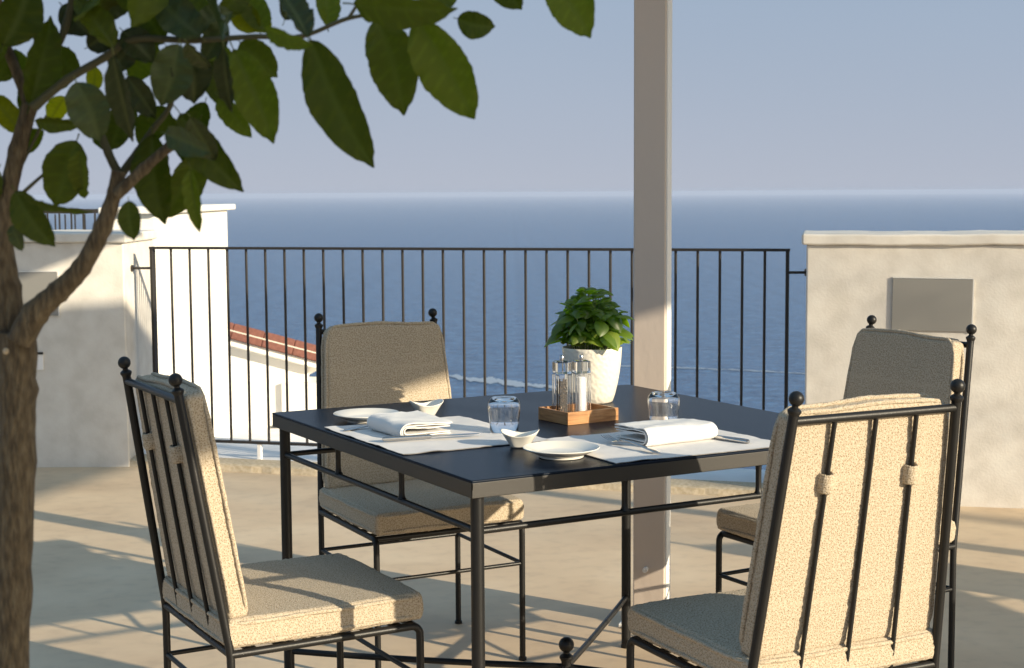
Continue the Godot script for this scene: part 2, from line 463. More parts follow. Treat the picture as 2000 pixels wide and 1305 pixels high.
# ------------------------------------------------------------------ start
func _ready() -> void:
	rng.seed = 7
	var cam := Camera3D.new()
	cam.name = "camera"
	add_child(cam)
	cam.position = Vector3(0, 1.2912, 0)
	cam.rotation = Vector3(-0.0918, 0, -0.006)
	var lens := CameraAttributesPhysical.new()
	lens.frustum_focal_length = 55.24
	lens.frustum_focus_distance = 3.5
	lens.frustum_near = 0.05
	lens.frustum_far = 90000.0
	lens.exposure_aperture = 13.0
	cam.attributes = lens
	cam.fov = 24.51
	cam.near = 0.05
	cam.far = 90000.0
	cam.current = true

	var env := Environment.new()
	env.background_mode = Environment.BG_SKY
	env.tonemap_mode = Environment.TONE_MAPPER_LINEAR
	env.tonemap_exposure = 1.5
	var sky_mat := ProceduralSkyMaterial.new()
	sky_mat.sky_top_color = lin(0.14, 0.245, 0.365)
	sky_mat.sky_horizon_color = lin(0.30, 0.325, 0.385)
	sky_mat.sky_curve = 0.145
	sky_mat.ground_horizon_color = lin(0.27, 0.305, 0.375)
	sky_mat.ground_bottom_color = lin(0.27, 0.305, 0.375)
	sky_mat.sun_angle_max = 57.0
	sky_mat.sun_curve = 0.55
	var haze := noise(FastNoiseLite.TYPE_SIMPLEX_SMOOTH, 0.012, 512, 4, [[0.35, Color(1, 1, 1, 0)], [0.8, Color(1, 0.98, 0.96, 0.5)]], 90)
	sky_mat.sky_cover = haze
	sky_mat.sky_cover_modulate = Color(1, 1, 1, 0.02)
	var sky := Sky.new()
	sky.sky_material = sky_mat
	env.sky = sky
	env.sdfgi_enabled = true
	env.ssao_enabled = true
	env.ssil_enabled = true
	env.fog_enabled = true
	env.fog_density = 0.00005
	env.fog_light_color = Color(0.74, 0.80, 0.91)
	var around := WorldEnvironment.new()
	around.name = "surroundings"
	around.environment = env
	add_child(around)

	var sun := DirectionalLight3D.new()
	sun.name = "sun"
	add_child(sun)
	var to_sun := Vector3(0.824 * cos(0.295), sin(0.295), 0.566 * cos(0.295))
	sun.basis = Basis.looking_at(-to_sun)
	sun.light_energy = 1.6
	sun.light_color = lin(1.0, 0.86, 0.64)
	sun.light_angular_distance = 0.5
	sun.shadow_enabled = true

	make_materials()
	setting()
	walls()
	fence()
	neighbours()
	post()
	var table := make_table()
	var chair := make_chair()
	place_chairs(chair)
	tableware()
	basil()
	tree()
	off_frame(table, chair)

func setting() -> void:
	var g := Geo.new()
	var s := 42000.0
	g.face([Vector3(-s, -110, -s), Vector3(s, -110, -s), Vector3(s, -110, s), Vector3(-s, -110, s)])
	struct("sea", g.mesh(), "sea")
	# terrace floor: reaches from behind the viewer to the kerb under the railing
	g = Geo.new()
	var top := [Vector3(-6, 0, 5), Vector3(7, 0, 5), Vector3(7, 0, -6.42), Vector3(1.3, 0, -6.36), Vector3(-1.83, 0, -7.26), Vector3(-6, 0, -7.34)]
	g.face(top)
	for k in top.size():
		var a: Vector3 = top[k]
		var b: Vector3 = top[(k + 1) % top.size()]
		g.face([a, b, b + Vector3(0, -0.3, 0), a + Vector3(0, -0.3, 0)])
	struct("terrace_floor", g.mesh(), "cement")
	# kerb: a low rough step with a smooth tread
	g = Geo.new()
	var rows := []
	for k in 61:
		var t := k / 60.0
		var p := Vector3(-1.83 + 3.06 * t, 0, -7.26 + 0.89 * t)
		var w := Vector3(0, 0, rng.randf_range(-0.0025, 0.0025))
		var up := rng.randf_range(-0.0015, 0.0015)
		rows.append([p + w * 1.5 + Vector3(0, 0.0, 0.016), p + w + Vector3(0, 0.028 + up, 0.008), p + Vector3(0, 0.034 + up, -0.008), p + Vector3(0, 0.036, -0.14), p + Vector3(0, 0.008, -0.145)])
	for k in 60:
		for j in 4:
			var first := g.v.size()
			for q in [rows[k][j], rows[k][j + 1], rows[k + 1][j + 1], rows[k + 1][j]]: g.vert(q, Vector3.UP)
			g.ix.append_array([first, first + 2, first + 1, first, first + 3, first + 2])
	g.smooth()
	struct("kerb", g.mesh(), "kerb")
	# pale ledge under the railing
	g = Geo.new()
	var ledge := [Vector3(-1.83, 0.03, -7.39), Vector3(1.23, 0.03, -6.5), Vector3(1.23, 0.03, -6.86), Vector3(-1.83, 0.03, -8.05)]
	g.face(ledge)
	for k in 4:
		var a: Vector3 = ledge[k]
		var b: Vector3 = ledge[(k + 1) % 4]
		g.face([a, b, b + Vector3(0, -0.33, 0), a + Vector3(0, -0.33, 0)])
	struct("ledge", g.mesh(), "slab")
	# hillside that falls to the shore below the terrace
	g = Geo.new()
	var fn := FastNoiseLite.new()
	fn.seed = 4
	fn.frequency = 0.02
	for i in 41:
		for j in 41:
			var x := -200.0 + 10.0 * i
			var z := 40.0 - 7.5 * j
			var y := -3.2 - maxf(0.0, -z - 6.0) * 0.42 + fn.get_noise_2d(x, z) * minf(6.0, maxf(0.0, -z - 12.0) * 0.08)
			g.vert(Vector3(x, maxf(y, -114.0), z), Vector3.UP)
	for i in 40:
		for j in 40: g.quad(i * 41 + j, i * 41 + j + 1, (i + 1) * 41 + j + 1, (i + 1) * 41 + j)
	g.smooth()
	struct("hillside", g.mesh(), "hill")
	# wakes on the water
	wake("bright white boat wake on the water left of the basil pot", [[-42, -933, 4], [-34, -925, 15], [-12, -905, 24], [8, -885, 18], [30, -868, 10], [72, -845, 4]], 0.22)
	wake("faint pale streak of an old wake on the water right of the pergola post", [[40, -985, 2], [80, -975, 4], [118, -962, 5], [150, -948, 5], [190, -925, 2]], 0.3)

func wake(label: String, line: Array, ragged: float) -> void:
	var g := Geo.new()
	var rows := []
	var f := FastNoiseLite.new()
	f.frequency = 0.11
	f.fractal_octaves = 4
	for k in line.size() - 1:
		for q in 60:
			var t := q / 60.0
			var a: Array = line[k]
			var b: Array = line[k + 1]
			var w: float = lerpf(a[2], b[2], t)
			var p := Vector3(lerpf(a[0], b[0], t), -109.7, lerpf(a[1], b[1], t))
			rows.append([p + Vector3(0, 0, w * (0.5 + f.get_noise_2d(p.x, 3.0) * ragged * 3.0)), p - Vector3(0, 0, w * (0.5 + f.get_noise_2d(p.x, 90.0) * ragged * 3.0))])
	for k in rows.size() - 1:
		g.face([rows[k][0], rows[k + 1][0], rows[k + 1][1], rows[k][1]])
	var o := part(numbered("boat_wake"), g.mesh(), "foam", self)
	tag(o, label, "wake", "wakes on the sea")

func walls() -> void:
	var cap_bend := func(p: Vector3) -> Vector3:
		return p + Vector3(0, sin(p.x * 7.0) * 0.0015 + sin(p.x * 23.0 + 1.0) * 0.0012 + sin(p.x * 61.0) * 0.0008, sin(p.x * 17.0) * 0.002)
	var t := thing("parapet_wall", "white plastered parapet wall left of the railing, half in shade", "wall", Vector3(-1.826, 0, -7.24))
	var g := Geo.new()
	rbox(g, Vector3(3.0, 1.33, 0.6), Vector3(-1.5, 0.405, -0.3), 0.008)
	part("wall_body", g.mesh(), "plaster", t)
	g = Geo.new()
	rbox(g, Vector3(3.1, 0.046, 0.645), Vector3(-1.529, 1.0912, -0.3), 0.01, Basis(), 0.05, cap_bend)
	part("coping", g.mesh(), "plaster", t)
	t = thing("parapet_wall", "white plastered parapet wall right of the railing with a grey plate on it", "wall", Vector3(1.2137, 0, -6.33), -0.2)
	g = Geo.new()
	rbox(g, Vector3(3.0, 1.33, 0.5), Vector3(1.5, 0.405, -0.25), 0.008)
	part("wall_body", g.mesh(), "plaster", t)
	g = Geo.new()
	rbox(g, Vector3(3.1, 0.046, 0.545), Vector3(1.53, 1.0912, -0.25), 0.01, Basis(), 0.05, cap_bend)
	part("coping", g.mesh(), "plaster", t)
	# flat metal plates of the wall lights
	for k in 2:
		var w: float = [0.312, 0.31][k]
		var h: float = [0.212, 0.205][k]
		var o := thing("wall_plate", ["grey metal plate on the sunlit wall behind the right hand chairs", "grey metal plate on the left wall, partly behind the tree limb"][k], "plate", [Vector3(1.7050, 0.826, -6.2304), Vector3(-2.295, 0.828, -7.24)][k], [-0.2, 0.0][k], "metal plates on the walls")
		o.rotation.z = [-0.012, 0.0][k]
		g = Geo.new()
		rbox(g, Vector3(w, h, 0.008), Vector3(0, 0, 0.006), 0.0015)
		part("plate_face", g.mesh(), "plate_metal", o)
		g = Geo.new()
		box(g, Vector3(0.005, h + 0.006, 0.009), Vector3(w * 0.5 + 0.004, 0, 0.006))
		box(g, Vector3(w, 0.004, 0.009), Vector3(0, h * 0.5 + 0.0035, 0.006))
		part("edge_trim", g.mesh(), "steel_edge", o)
	var so := thing("wall_socket", "small recessed socket box low on the left wall beside the tree trunk", "socket", Vector3(-2.245, 0.506, -7.24))
	g = Geo.new()
	box(g, Vector3(0.05, 0.075, 0.006), Vector3(0, 0, 0.004))
	part("socket_cover", g.mesh(), "slab", so)
	g = Geo.new()
	box(g, Vector3(0.052, 0.010, 0.012), Vector3(0, 0.041, 0.007))
	part("hood", g.mesh(), "dark_hole", so)

func fence() -> void:
	var a := Vector3(-1.722, 0, -7.38)
	var b := Vector3(1.19, 0, -6.63)
	var t := thing("railing", "black metal balcony railing of thin vertical bars between the two walls", "railing", a)
	var d := b - a
	var turn := Basis.looking_at(d.cross(Vector3.UP).normalized())   # x along the railing
	var run := d.length()
	var along := d.normalized()
	var flat := Basis(along, Vector3.UP, along.cross(Vector3.UP))
	var g := Geo.new()
	rbox(g, Vector3(run + 0.02, 0.012, 0.036), d * 0.5 + Vector3(0, 1.037, 0), 0.002, flat)
	part("top_rail", g.mesh(), "rail_metal", t)
	g = Geo.new()
	rbox(g, Vector3(run, 0.012, 0.03), d * 0.5 + Vector3(0, 0.112, 0), 0.002, flat)
	part("bottom_rail", g.mesh(), "rail_metal", t)
	for e in 2:
		g = Geo.new()
		rbox(g, Vector3(0.014, 1.001, 0.036), Vector3(0, 0.5305, 0), 0.002, flat)
		part("end_post", g.mesh(), "rail_metal", t, d * e)
	g = Geo.new()
	sweep(g, [Vector3(0, 0.118, 0), Vector3(0, 1.031, 0)], 0.0062, null, 8, Vector3.RIGHT, false)
	var bar := g.mesh()
	for k in range(1, 31):
		part("bar", bar, "rail_metal", t, d * (k / 31.0))
	for k in [5, 13, 22]:
		g = Geo.new()
		rbox(g, Vector3(0.02, 0.078, 0.02), d * ((k + 0.5) / 31.0) + Vector3(0, 0.068, 0), 0.002, flat)
		part("foot", g.mesh(), "slab", t)
	for e in 2:
		g = Geo.new()
		var p := d * e + Vector3(0, 0.94, 0)
		sweep(g, [p, p + Vector3([-0.104, 0.085][e], 0, 0)], 0.006, null, 8)
		sweep(g, [p + Vector3([-0.094, 0.075][e], 0, 0), p + Vector3([-0.104, 0.085][e], 0, 0)], 0.016, null, 10)
		part("wall_bracket", g.mesh(), "rail_metal", t)

func neighbours() -> void:
	# the neighbour's white terrace wall beyond the railing
	var t := thing("neighbour_wall", "bright white neighbour wall with a coping, standing behind the left end of the railing", "wall", Vector3(-2.585, 0, -11.19))
	var g := Geo.new()
	rbox(g, Vector3(0.35, 2.9, 2.84), Vector3(-0.175, -0.3, -1.42), 0.01)
	part("wall_body", g.mesh(), "far_white", t)
	g = Geo.new()
	rbox(g, Vector3(0.45, 0.05, 3.05), Vector3(-0.17, 1.176, -1.45), 0.012)
	part("coping", g.mesh(), "far_white", t)
	for r in 2:
		t = thing("neighbour_railing", ["distant dark railing seen through the tree above the left wall, the nearer of the two", "distant dark railing behind the tree, the farther of the two with closer bars"][r], "railing", Vector3(-2.95, 0, -13.4 - r * 2.6), 0.12 - r * 0.05, "far railings")
		g = Geo.new()
		box(g, Vector3(2.6, 0.022, 0.03), Vector3(-1.3, 1.16 - r * 0.045, 0))
		part("top_rail", g.mesh(), "rail_metal", t)
		g = Geo.new()
		box(g, Vector3(2.6, 0.02, 0.025), Vector3(-1.3, 0.2, 0))
		part("bottom_rail", g.mesh(), "rail_metal", t)
		g = Geo.new()
		box(g, Vector3(0.014, 0.93 - r * 0.045, 0.014))
		var bar := g.mesh()
		for k in 26: part("bar", bar, "rail_metal", t, Vector3(-0.05 - k * 0.1, 0.675 - r * 0.0225, 0))
	# lower grey roof terrace
	g = Geo.new()
	box(g, Vector3(8.0, 0.3, 9.0), Vector3(-5.6, -1.16, -12.6))
	t = thing("lower_roof", "flat pale grey roof terrace below the railing at the foot of the white house", "roof")
	part("roof_slab", g.mesh(), "slab", t)
	# house with a red roof: white wall that steps down to the right
	t = thing("red_roofed_house", "white house with a sloping red tiled roof beyond the railing on the left", "house", Vector3(-2.78, 0, -15.0), 0.16)
	g = Geo.new()
	var wall := [Vector3(-1.8, -1.3, 0), Vector3(0.50, -1.3, 0), Vector3(0.62, -0.95, 0), Vector3(0.735, -0.75, 0), Vector3(0.78, -0.60, 0), Vector3(0.775, -0.405, 0), Vector3(-1.8, 0.345, 0)]
	prism(g, wall, Vector3(0, -0.3, -1.7))
	part("wall", g.mesh(), "far_white", t)
	var slope := Vector3(2.575, -0.752, 0).normalized()
	var across := Basis(slope, Vector3(0.292, 0.956, 0).normalized(), Vector3(0, 0, 1))
	g = Geo.new()
	rbox(g, Vector3(2.75, 0.062, 2.1), Vector3(-0.475, -0.168, -0.88), 0.006, across * Basis(Vector3.RIGHT, -0.16))
	part("fascia", g.mesh(), "far_white", t)
	var roof := Node3D.new()
	roof.name = "roof"
	t.add_child(roof)
	roof.transform = Transform3D(across * Basis(Vector3.RIGHT, -0.16), Vector3(-0.46, -0.157, -0.9))
	for k in 2:
		for j in 9:
			g = Geo.new()
			rbox(g, Vector3(0.3045, 0.076, 2.2), Vector3(-1.24 + j * 0.306, 0.05 + k * 0.083, 0.02 - k * 0.05), 0.012)
			part("tile", g.mesh(), "roof_tile", roof)
	g = Geo.new()
	box(g, Vector3(2.76, 0.012, 2.22), Vector3(0, 0.0905, 0.01))
	part("batten", g.mesh(), "canvas", roof)
	g = Geo.new()
	prism(g, [Vector3(0.30, -1.05, 0.006), Vector3(0.52, -1.05, 0.006), Vector3(0.52, -0.985, 0.006), Vector3(0.47, -0.96, 0.006)], Vector3(0, 0, 0.05))
	part("skylight", g.mesh(), "dark_glass", t)
	t = thing("rounded_parapet", "small white curved parapet at the right end of the red roofed house", "parapet", Vector3(-1.93, 0, -15.02))
	g = Geo.new()
	prism(g, [Vector3(-0.34, -1.15, 0), Vector3(-0.16, -1.0, 0), Vector3(-0.02, -0.86, 0), Vector3(0.03, -0.72, 0), Vector3(0.035, -0.565, 0), Vector3(-0.2, -0.56, 0), Vector3(-0.34, -0.565, 0)], Vector3(0, 0, -0.5))
	part("parapet_body", g.mesh(), "far_white", t)

func prism(g: Geo, p: Array, depth: Vector3) -> void:
	g.face(p)
	var back := []
	for q in p: back.append(q + depth)
	back.reverse()
	g.face(back)
	for k in p.size():
		var a: Vector3 = p[k]
		var b: Vector3 = p[(k + 1) % p.size()]
		g.face([b, a, a + depth, b + depth])

func post() -> void:
	var t := thing("pergola_post", "tall square beige pergola post standing behind the table", "post", Vector3(0.4154, 0, -4.532), -0.29)
	var g := Geo.new()
	rbox(g, Vector3(0.095, 4.2, 0.090), Vector3(0, 2.1, 0.002), 0.004)
	part("post_shaft", g.mesh(), "post_paint", t)
	g = Geo.new()
	rbox(g, Vector3(0.006, 4.19, 0.062), Vector3(0.0497, 2.1, 0.009), 0.002)
	part("side_strip", g.mesh(), "post_white", t)
	g = Geo.new()
	rbox(g, Vector3(0.17, 0.012, 0.17), Vector3(0, 0.006, 0), 0.004)
	part("base_plate", g.mesh(), "post_white", t)
	g = Geo.new()
	lathe(g, [Vector2(0.0, 0.024), Vector2(0.003, 0.024), Vector2(0.003, 0.021), Vector2(0.0072, 0.021), Vector2(0.0075, 0.02), Vector2(0.0075, 0.0)], 14, Vector3.ZERO, Basis(Vector3.RIGHT, PI / 2))
	part("bolt", g.mesh(), "post_white", t, Vector3(-0.008, 0.174, 0.047))

func finial(r: float) -> ArrayMesh:   # ball over a neck and a ring; its origin is the centre of the ball
	var g := Geo.new()
	var prof := [Vector2(r * 0.68, -r * 2.75), Vector2(r * 0.66, -r * 2.25), Vector2(r * 0.80, -r * 1.95), Vector2(r * 0.92, -r * 1.72), Vector2(r * 0.90, -r * 1.5), Vector2(r * 0.66, -r * 1.3), Vector2(r * 0.42, -r * 1.12), Vector2(r * 0.42, -r * 0.93)]
	for k in range(2, 15):
		var a := -PI / 2 + PI * k / 14.0
		prof.append(Vector2(maxf(cos(a) * r, 0.0), sin(a) * r))
	lathe(g, prof, 22)
	return g.mesh()

func make_table() -> Node3D:
	var t := thing("dining_table", "square black metal table laid for two in the middle of the terrace", "table", TABLE_AT, TABLE_TURN)
	var s := 0.5315
	var g := Geo.new()
	rbox(g, Vector3(2 * s, 0.006, 2 * s), Vector3(0, TOP - 0.003, 0), 0.0028)
	part("tabletop", g.mesh(), "table_metal", t)
	for k in 4:
		g = Geo.new()
		var side := Basis(Vector3.UP, PI / 2 * k)
		rbox(g, Vector3(2 * s - 0.0012, 0.030, 0.004), side * Vector3(0, TOP - 0.020, s - 0.0026), 0.0015, side)
		part("edge_band", g.mesh(), "band_metal", t)
	g = Geo.new()
	box(g, Vector3(2 * s - 0.012, 0.004, 2 * s - 0.012), Vector3(0, TOP - 0.033, 0))
	part("underside", g.mesh(), "black_metal", t)
	g = Geo.new()
	lathe(g, [Vector2(0.0, 0.0), Vector2(0.0145, 0.0), Vector2(0.015, 0.009), Vector2(0.0132, 0.011), Vector2(0.0132, TOP - 0.036)], 20)
	var leg := g.mesh()
	var e := s - 0.024
	for q in [[-1, -1], [1, -1], [1, 1], [-1, 1]]:
		part("leg", leg, "black_metal", t, Vector3(e * q[0], 0, e * q[1]))
	for k in 4:
		var turn := Basis(Vector3.UP, PI / 2 * k)
		g = Geo.new()
		sweep(g, [turn * Vector3(-e, 0.646, e), turn * Vector3(e, 0.646, e)], 0.0068, null, 10)
		part("apron_rail", g.mesh(), "black_metal", t)
		for x in [-0.17, 0.17]:
			g = Geo.new()
			var p := turn * Vector3(x, 0, e)
			lathe(g, [Vector2(0.0105, 0.6505), Vector2(0.0072, 0.656), Vector2(0.0062, 0.665), Vector2(0.0062, 0.70), Vector2(0.0075, 0.7145)], 12)
			part("rail_strut", g.mesh(), "black_metal", t, p)
	for k in 4:
		var turn := Basis(Vector3.UP, PI / 2 * k)
		g = Geo.new()
		var pts := []
		for j in 9:
			var u := j / 8.0
			pts.append(turn * Vector3(e * (1 - u), 0.146 + 0.016 * u * u, e * (1 - u)))
		sweep(g, pts, 0.0078, null, 10)
		part("cross_stretcher", g.mesh(), "black_metal", t)
	part("finial", finial(0.0185), "black_metal", t, Vector3(0, 0.216, 0))
	return t

# the chair stands at the middle of its rear legs and faces -z
const RW := 0.2157
const TW := 0.1805
const SEAT := 0.3849
const DEEP := 0.4149
const BALL := 0.9339
const LEAN := 0.0864

func back_at(side: float, y: float) -> Vector3:
	var s := (y - SEAT) / (BALL - SEAT)
	return Vector3(side * lerpf(RW, TW, s), y, LEAN * s)

func make_chair() -> Node3D:
	var t := thing("dining_chair", "", "chair", Vector3.ZERO, 0.0, "chairs around the black table")
	var g: Geo
	for s in [-1.0, 1.0]:
		g = Geo.new()
		var pts := [Vector3(s * RW, 0.008, 0), Vector3(s * RW, 0.2, 0), Vector3(s * RW, SEAT - 0.03, 0), Vector3(s * RW, SEAT - 0.006, 0.0005)]
		for y in [SEAT + 0.02, SEAT + 0.05, 0.5, 0.65, 0.8, BALL - 0.03]: pts.append(back_at(s, y))
		sweep(g, pts, [0.0083, 0.0083, 0.0083, 0.0085, 0.0088, 0.009, 0.009, 0.009, 0.009, 0.0092], null, 14, Vector3.RIGHT)
		sweep(g, [Vector3(s * RW, 0, 0), Vector3(s * RW, 0.008, 0)], 0.0112, null, 14, Vector3.RIGHT)
		part("rear_leg", g.mesh(), "black_metal", t)
	var ball_mesh := finial(0.0136)
	for s in [-1.0, 1.0]:
		var o := part("finial", ball_mesh, "black_metal", t, back_at(s, BALL))
		o.rotation = Vector3(atan2(LEAN, BALL - SEAT), 0, s * atan2(RW - TW, BALL - SEAT))
	g = Geo.new()
	sweep(g, [back_at(-1, 0.8935), back_at(1, 0.8935)], 0.0078, null, 14)
	part("crest_rail", g.mesh(), "black_metal", t)
	for k in [-0.5, 0.0, 0.5]:
		g = Geo.new()
		sweep(g, [back_at(k, SEAT), back_at(k, 0.6), back_at(k, 0.8935)], 0.0046, null, 10, Vector3.RIGHT)
		part("back_bar", g.mesh(), "black_metal", t)
	g = Geo.new()
	sweep(g, [Vector3(-RW, SEAT, 0), Vector3(RW, SEAT, 0)], 0.008, null, 12)
	part("seat_rail", g.mesh(), "black_metal", t)
	for s in [-1.0, 1.0]:   # each front leg is one bent tube with its side rail
		g = Geo.new()
		var pts := [Vector3(s * RW, SEAT, 0), Vector3(s * RW, SEAT, -DEEP + 0.02)]
		for k in range(1, 6):
			var a := PI / 2 * k / 6.0
			pts.append(Vector3(s * RW, SEAT - 0.02 * (1 - cos(a)), -DEEP + 0.02 - 0.02 * sin(a)))
		for y in [SEAT - 0.03, 0.2, 0.008]: pts.append(Vector3(s * RW, y, -DEEP))
		sweep(g, pts, 0.0083, null, 14, Vector3.RIGHT)
		sweep(g, [Vector3(s * RW, 0.008, -DEEP), Vector3(s * RW, 0, -DEEP)], 0.0112, null, 14, Vector3.RIGHT)
		part("front_leg", g.mesh(), "black_metal", t)
	g = Geo.new()
	sweep(g, [Vector3(-RW, SEAT - 0.001, -DEEP + 0.012), Vector3(RW, SEAT - 0.001, -DEEP + 0.012)], 0.0078, null, 12)
	part("seat_rail", g.mesh(), "black_metal", t)
	for k in 6:
		g = Geo.new()
		rbox(g, Vector3(2 * RW - 0.012, 0.004, 0.026), Vector3(0, SEAT + 0.003, -0.045 - k * 0.064), 0.001)
		part("seat_slat", g.mesh(), "black_metal", t)
	var y := 0.2736
	for p in [[-RW, 0.0, RW, 0.0], [-RW, -DEEP, RW, -DEEP], [-RW, 0.0, -RW, -DEEP], [RW, 0.0, RW, -DEEP]]:
		g = Geo.new()
		sweep(g, [Vector3(p[0], y, p[1]), Vector3(p[2], y, p[3])], 0.0055, null, 10)
		part("stretcher", g.mesh(), "black_metal", t)
	cushions(t)
	return t

func fuzz(g: Geo, amount: float, freq: float) -> void:
	var f := FastNoiseLite.new()
	f.frequency = freq
	f.seed = 11
	f.fractal_octaves = 2
	for k in g.v.size():
		var p := g.v[k]
		g.v[k] = p + g.n[k] * amount * f.get_noise_3d(p.x, p.y, p.z)

func cushions(t: Node3D) -> void:
	# seat: a boxed cushion with a soft crown
	var w := 2 * RW + 0.004
	var deep := DEEP + 0.012
	var h := 0.060
	var g := Geo.new()
	rbox(g, Vector3(w, h, deep), Vector3.ZERO, 0.011, Basis(), 0.006, func(p: Vector3) -> Vector3:
		var a := clampf(1.0 - pow(absf(p.x) / (w * 0.5), 4.0), 0, 1)
		var b := clampf(1.0 - pow(absf(p.z) / (deep * 0.5), 4.0), 0, 1)
		var bulge := 0.004 * cos(p.y / h * PI)
		var q := p + Vector3(signf(p.x) * bulge * pow(absf(p.x) / (w * 0.5), 6.0), (0.008 if p.y > 0 else 0.001) * a * b * (p.y / h * 2.0), signf(p.z) * bulge * pow(absf(p.z) / (deep * 0.5), 6.0))
		return q + Vector3(0, 0.0015 * sin(p.x * 21.0 + 0.6) * cos(p.z * 17.0), 0))
	fuzz(g, 0.0022, 230.0)
	var at := Vector3(0, SEAT + 0.009 + h * 0.5, -DEEP * 0.5 + 0.0)
	var o := part("seat_cushion", g.mesh(), "fabric", t, at)
	for yy in [h * 0.5 - 0.008, -h * 0.5 + 0.012]:
		var ring := []
		for k in 97:
			var a := TAU * k / 96.0
			var c := Vector3(cos(a), 0, sin(a))
			var q := pow(pow(absf(c.x), 14.0) + pow(absf(c.z), 14.0), -1.0 / 14.0)
			ring.append(Vector3(c.x * q * (w * 0.5 + 0.0022), yy + 0.001 * sin(a * 9.0), c.z * q * (deep * 0.5 + 0.0022)))
		g = Geo.new()
		sweep(g, ring, 0.0046, null, 8, Vector3.UP, false)
		fuzz(g, 0.0018, 260.0)
		part("piping", g.mesh(), "fabric", o)
	# back: follows the tapering posts and leans with them
	var bh := 0.462
	var bt := 0.044
	g = Geo.new()
	var outline := func(p: Vector3) -> float: return lerpf(0.208, 0.177, (p.y + bh * 0.5) / bh) / 0.2
	rbox(g, Vector3(0.4, bh, bt), Vector3.ZERO, 0.011, Basis(), 0.006, func(p: Vector3) -> Vector3:
		var a := clampf(1.0 - pow(absf(p.x) / 0.2, 3.0), 0, 1)
		var b := clampf(1.0 - pow(absf(p.y) / (bh * 0.5), 4.0), 0, 1)
		var q := Vector3(p.x * outline.call(p), p.y, p.z + signf(p.z) * 0.006 * a * b)
		q.y += (0.003 * sin(p.x * 16.0 + 0.5) + 0.001 * cos(p.x * 29.0)) * clampf(p.y / (bh * 0.5), 0, 1)
		if p.y > bh * 0.5 - 0.05 and absf(p.x) > 0.17:   # rounded top corners
			var dx := (absf(p.x) - 0.17) / 0.03
			q.y -= 0.008 * dx * dx * clampf((p.y - bh * 0.5 + 0.05) / 0.05, 0, 1)
		return q)
	fuzz(g, 0.0022, 230.0)
	var lean := atan2(LEAN, BALL - SEAT)
	var low := SEAT + 0.009 + h - 0.002
	var mid := back_at(0, low + bh * 0.5 * cos(lean))
	o = part("back_cushion", g.mesh(), "fabric", t, mid + Vector3(0, 0, -bt * 0.5 - 0.0115))
	o.rotation.x = lean
	for zz in [bt * 0.5 - 0.007, -bt * 0.5 + 0.005]:
		var ring := []
		for k in 97:
			var a := TAU * k / 96.0 + PI / 2
			var c := Vector3(cos(a), sin(a), 0)
			var q := pow(pow(absf(c.x), 14.0) + pow(absf(c.y), 14.0), -1.0 / 14.0)
			var p := Vector3(c.x * q * 0.202, c.y * q * (bh * 0.5 + 0.002), zz)
			p.x *= outline.call(p)
			if p.y > 0.0: p.y += (0.003 * sin(c.x * q * 0.2 * 16.0 + 0.5) + 0.001 * cos(c.x * q * 0.2 * 29.0)) * p.y / (bh * 0.5)
			if p.y > bh * 0.5 - 0.05 and absf(c.x * q * 0.2) > 0.17: p.y -= 0.008 * pow((absf(c.x * q * 0.2) - 0.17) / 0.03, 2.0)
			ring.append(p)
		g = Geo.new()
		sweep(g, ring, 0.0046, null, 8, Vector3.FORWARD, false)
		fuzz(g, 0.0018, 260.0)
		part("piping", g.mesh(), "fabric", o)
	for s in [-0.5, 0.5]:   # loops that hold the cushion to the outer bars
		g = Geo.new()
		var p := back_at(s, 0.775)
		var pts := []
		for k in 9:
			var a := PI * k / 8.0
			pts.append(Vector3(cos(a) * 0.012, 0, sin(a) * 0.011))
		pts.push_front(Vector3(0.014, 0, -0.014))
		pts.push_back(Vector3(-0.014, 0, -0.014))
		sweep(g, pts, 0.0026, 0.018, 12, Vector3.UP)
		fuzz(g, 0.002, 150.0)
		var loop := part("tie_loop", g.mesh(), "fabric", t, p)
		loop.rotation.x = lean

func place_chairs(chair: Node3D) -> void:
	var spots := [
		[-0.665, -3.153, -1.056, "nearest left chair, seen from behind and turned right towards the table"],
		[-0.358, -4.434, -2.664, "chair on the far left side of the table, its backrest before the railing"],
		[1.014, -4.045, 2.104, "chair on the far right of the table in front of the plated wall, mostly hidden"],
		[0.614, -2.788, 0.456, "nearest right chair, its sunlit cream back cushion towards the viewer"]]
	for k in 4:
		var s: Array = spots[k]
		if k == 0:
			chair.position = Vector3(s[0], 0, s[1]); chair.rotation.y = s[2]; chair.set_meta("label", s[3])
		else:
			dup(chair, s[3], Vector3(s[0], 0, s[1]), s[2])

func cloth_mat(g: Geo, w: float, d: float, sd: int) -> void:   # a thin place mat with slightly lifted, uneven edges
	var f := FastNoiseLite.new()
	f.seed = sd
	f.frequency = 4.5
	var nx := 36
	var nz := 28
	for side in 2:
		var first := g.v.size()
		for i in nx + 1:
			for j in nz + 1:
				var u := float(i) / nx - 0.5
				var v := float(j) / nz - 0.5
				var edge := maxf(absf(u), absf(v)) * 2.0
				var x := u * w + f.get_noise_2d(v * 3.0 + 7.0, u * 9.0) * 0.0015
				var z := v * d + f.get_noise_2d(u * 3.0, v * 9.0 + 5.0) * 0.0015
				var lift := 0.0022 + maxf(0.0, f.get_noise_2d(x * 1.6 + 3.0, z * 1.6)) * 0.0035 * (0.35 + edge)
				g.vert(Vector3(x, (lift if side == 0 else maxf(lift - 0.0014, 0.0003)), z), Vector3.UP if side == 0 else Vector3.DOWN)
		for i in nx:
			for j in nz:
				var k := first + i * (nz + 1) + j
				g.quad(k, k + 1, k + nz + 2, k + nz + 1)
	g.smooth()

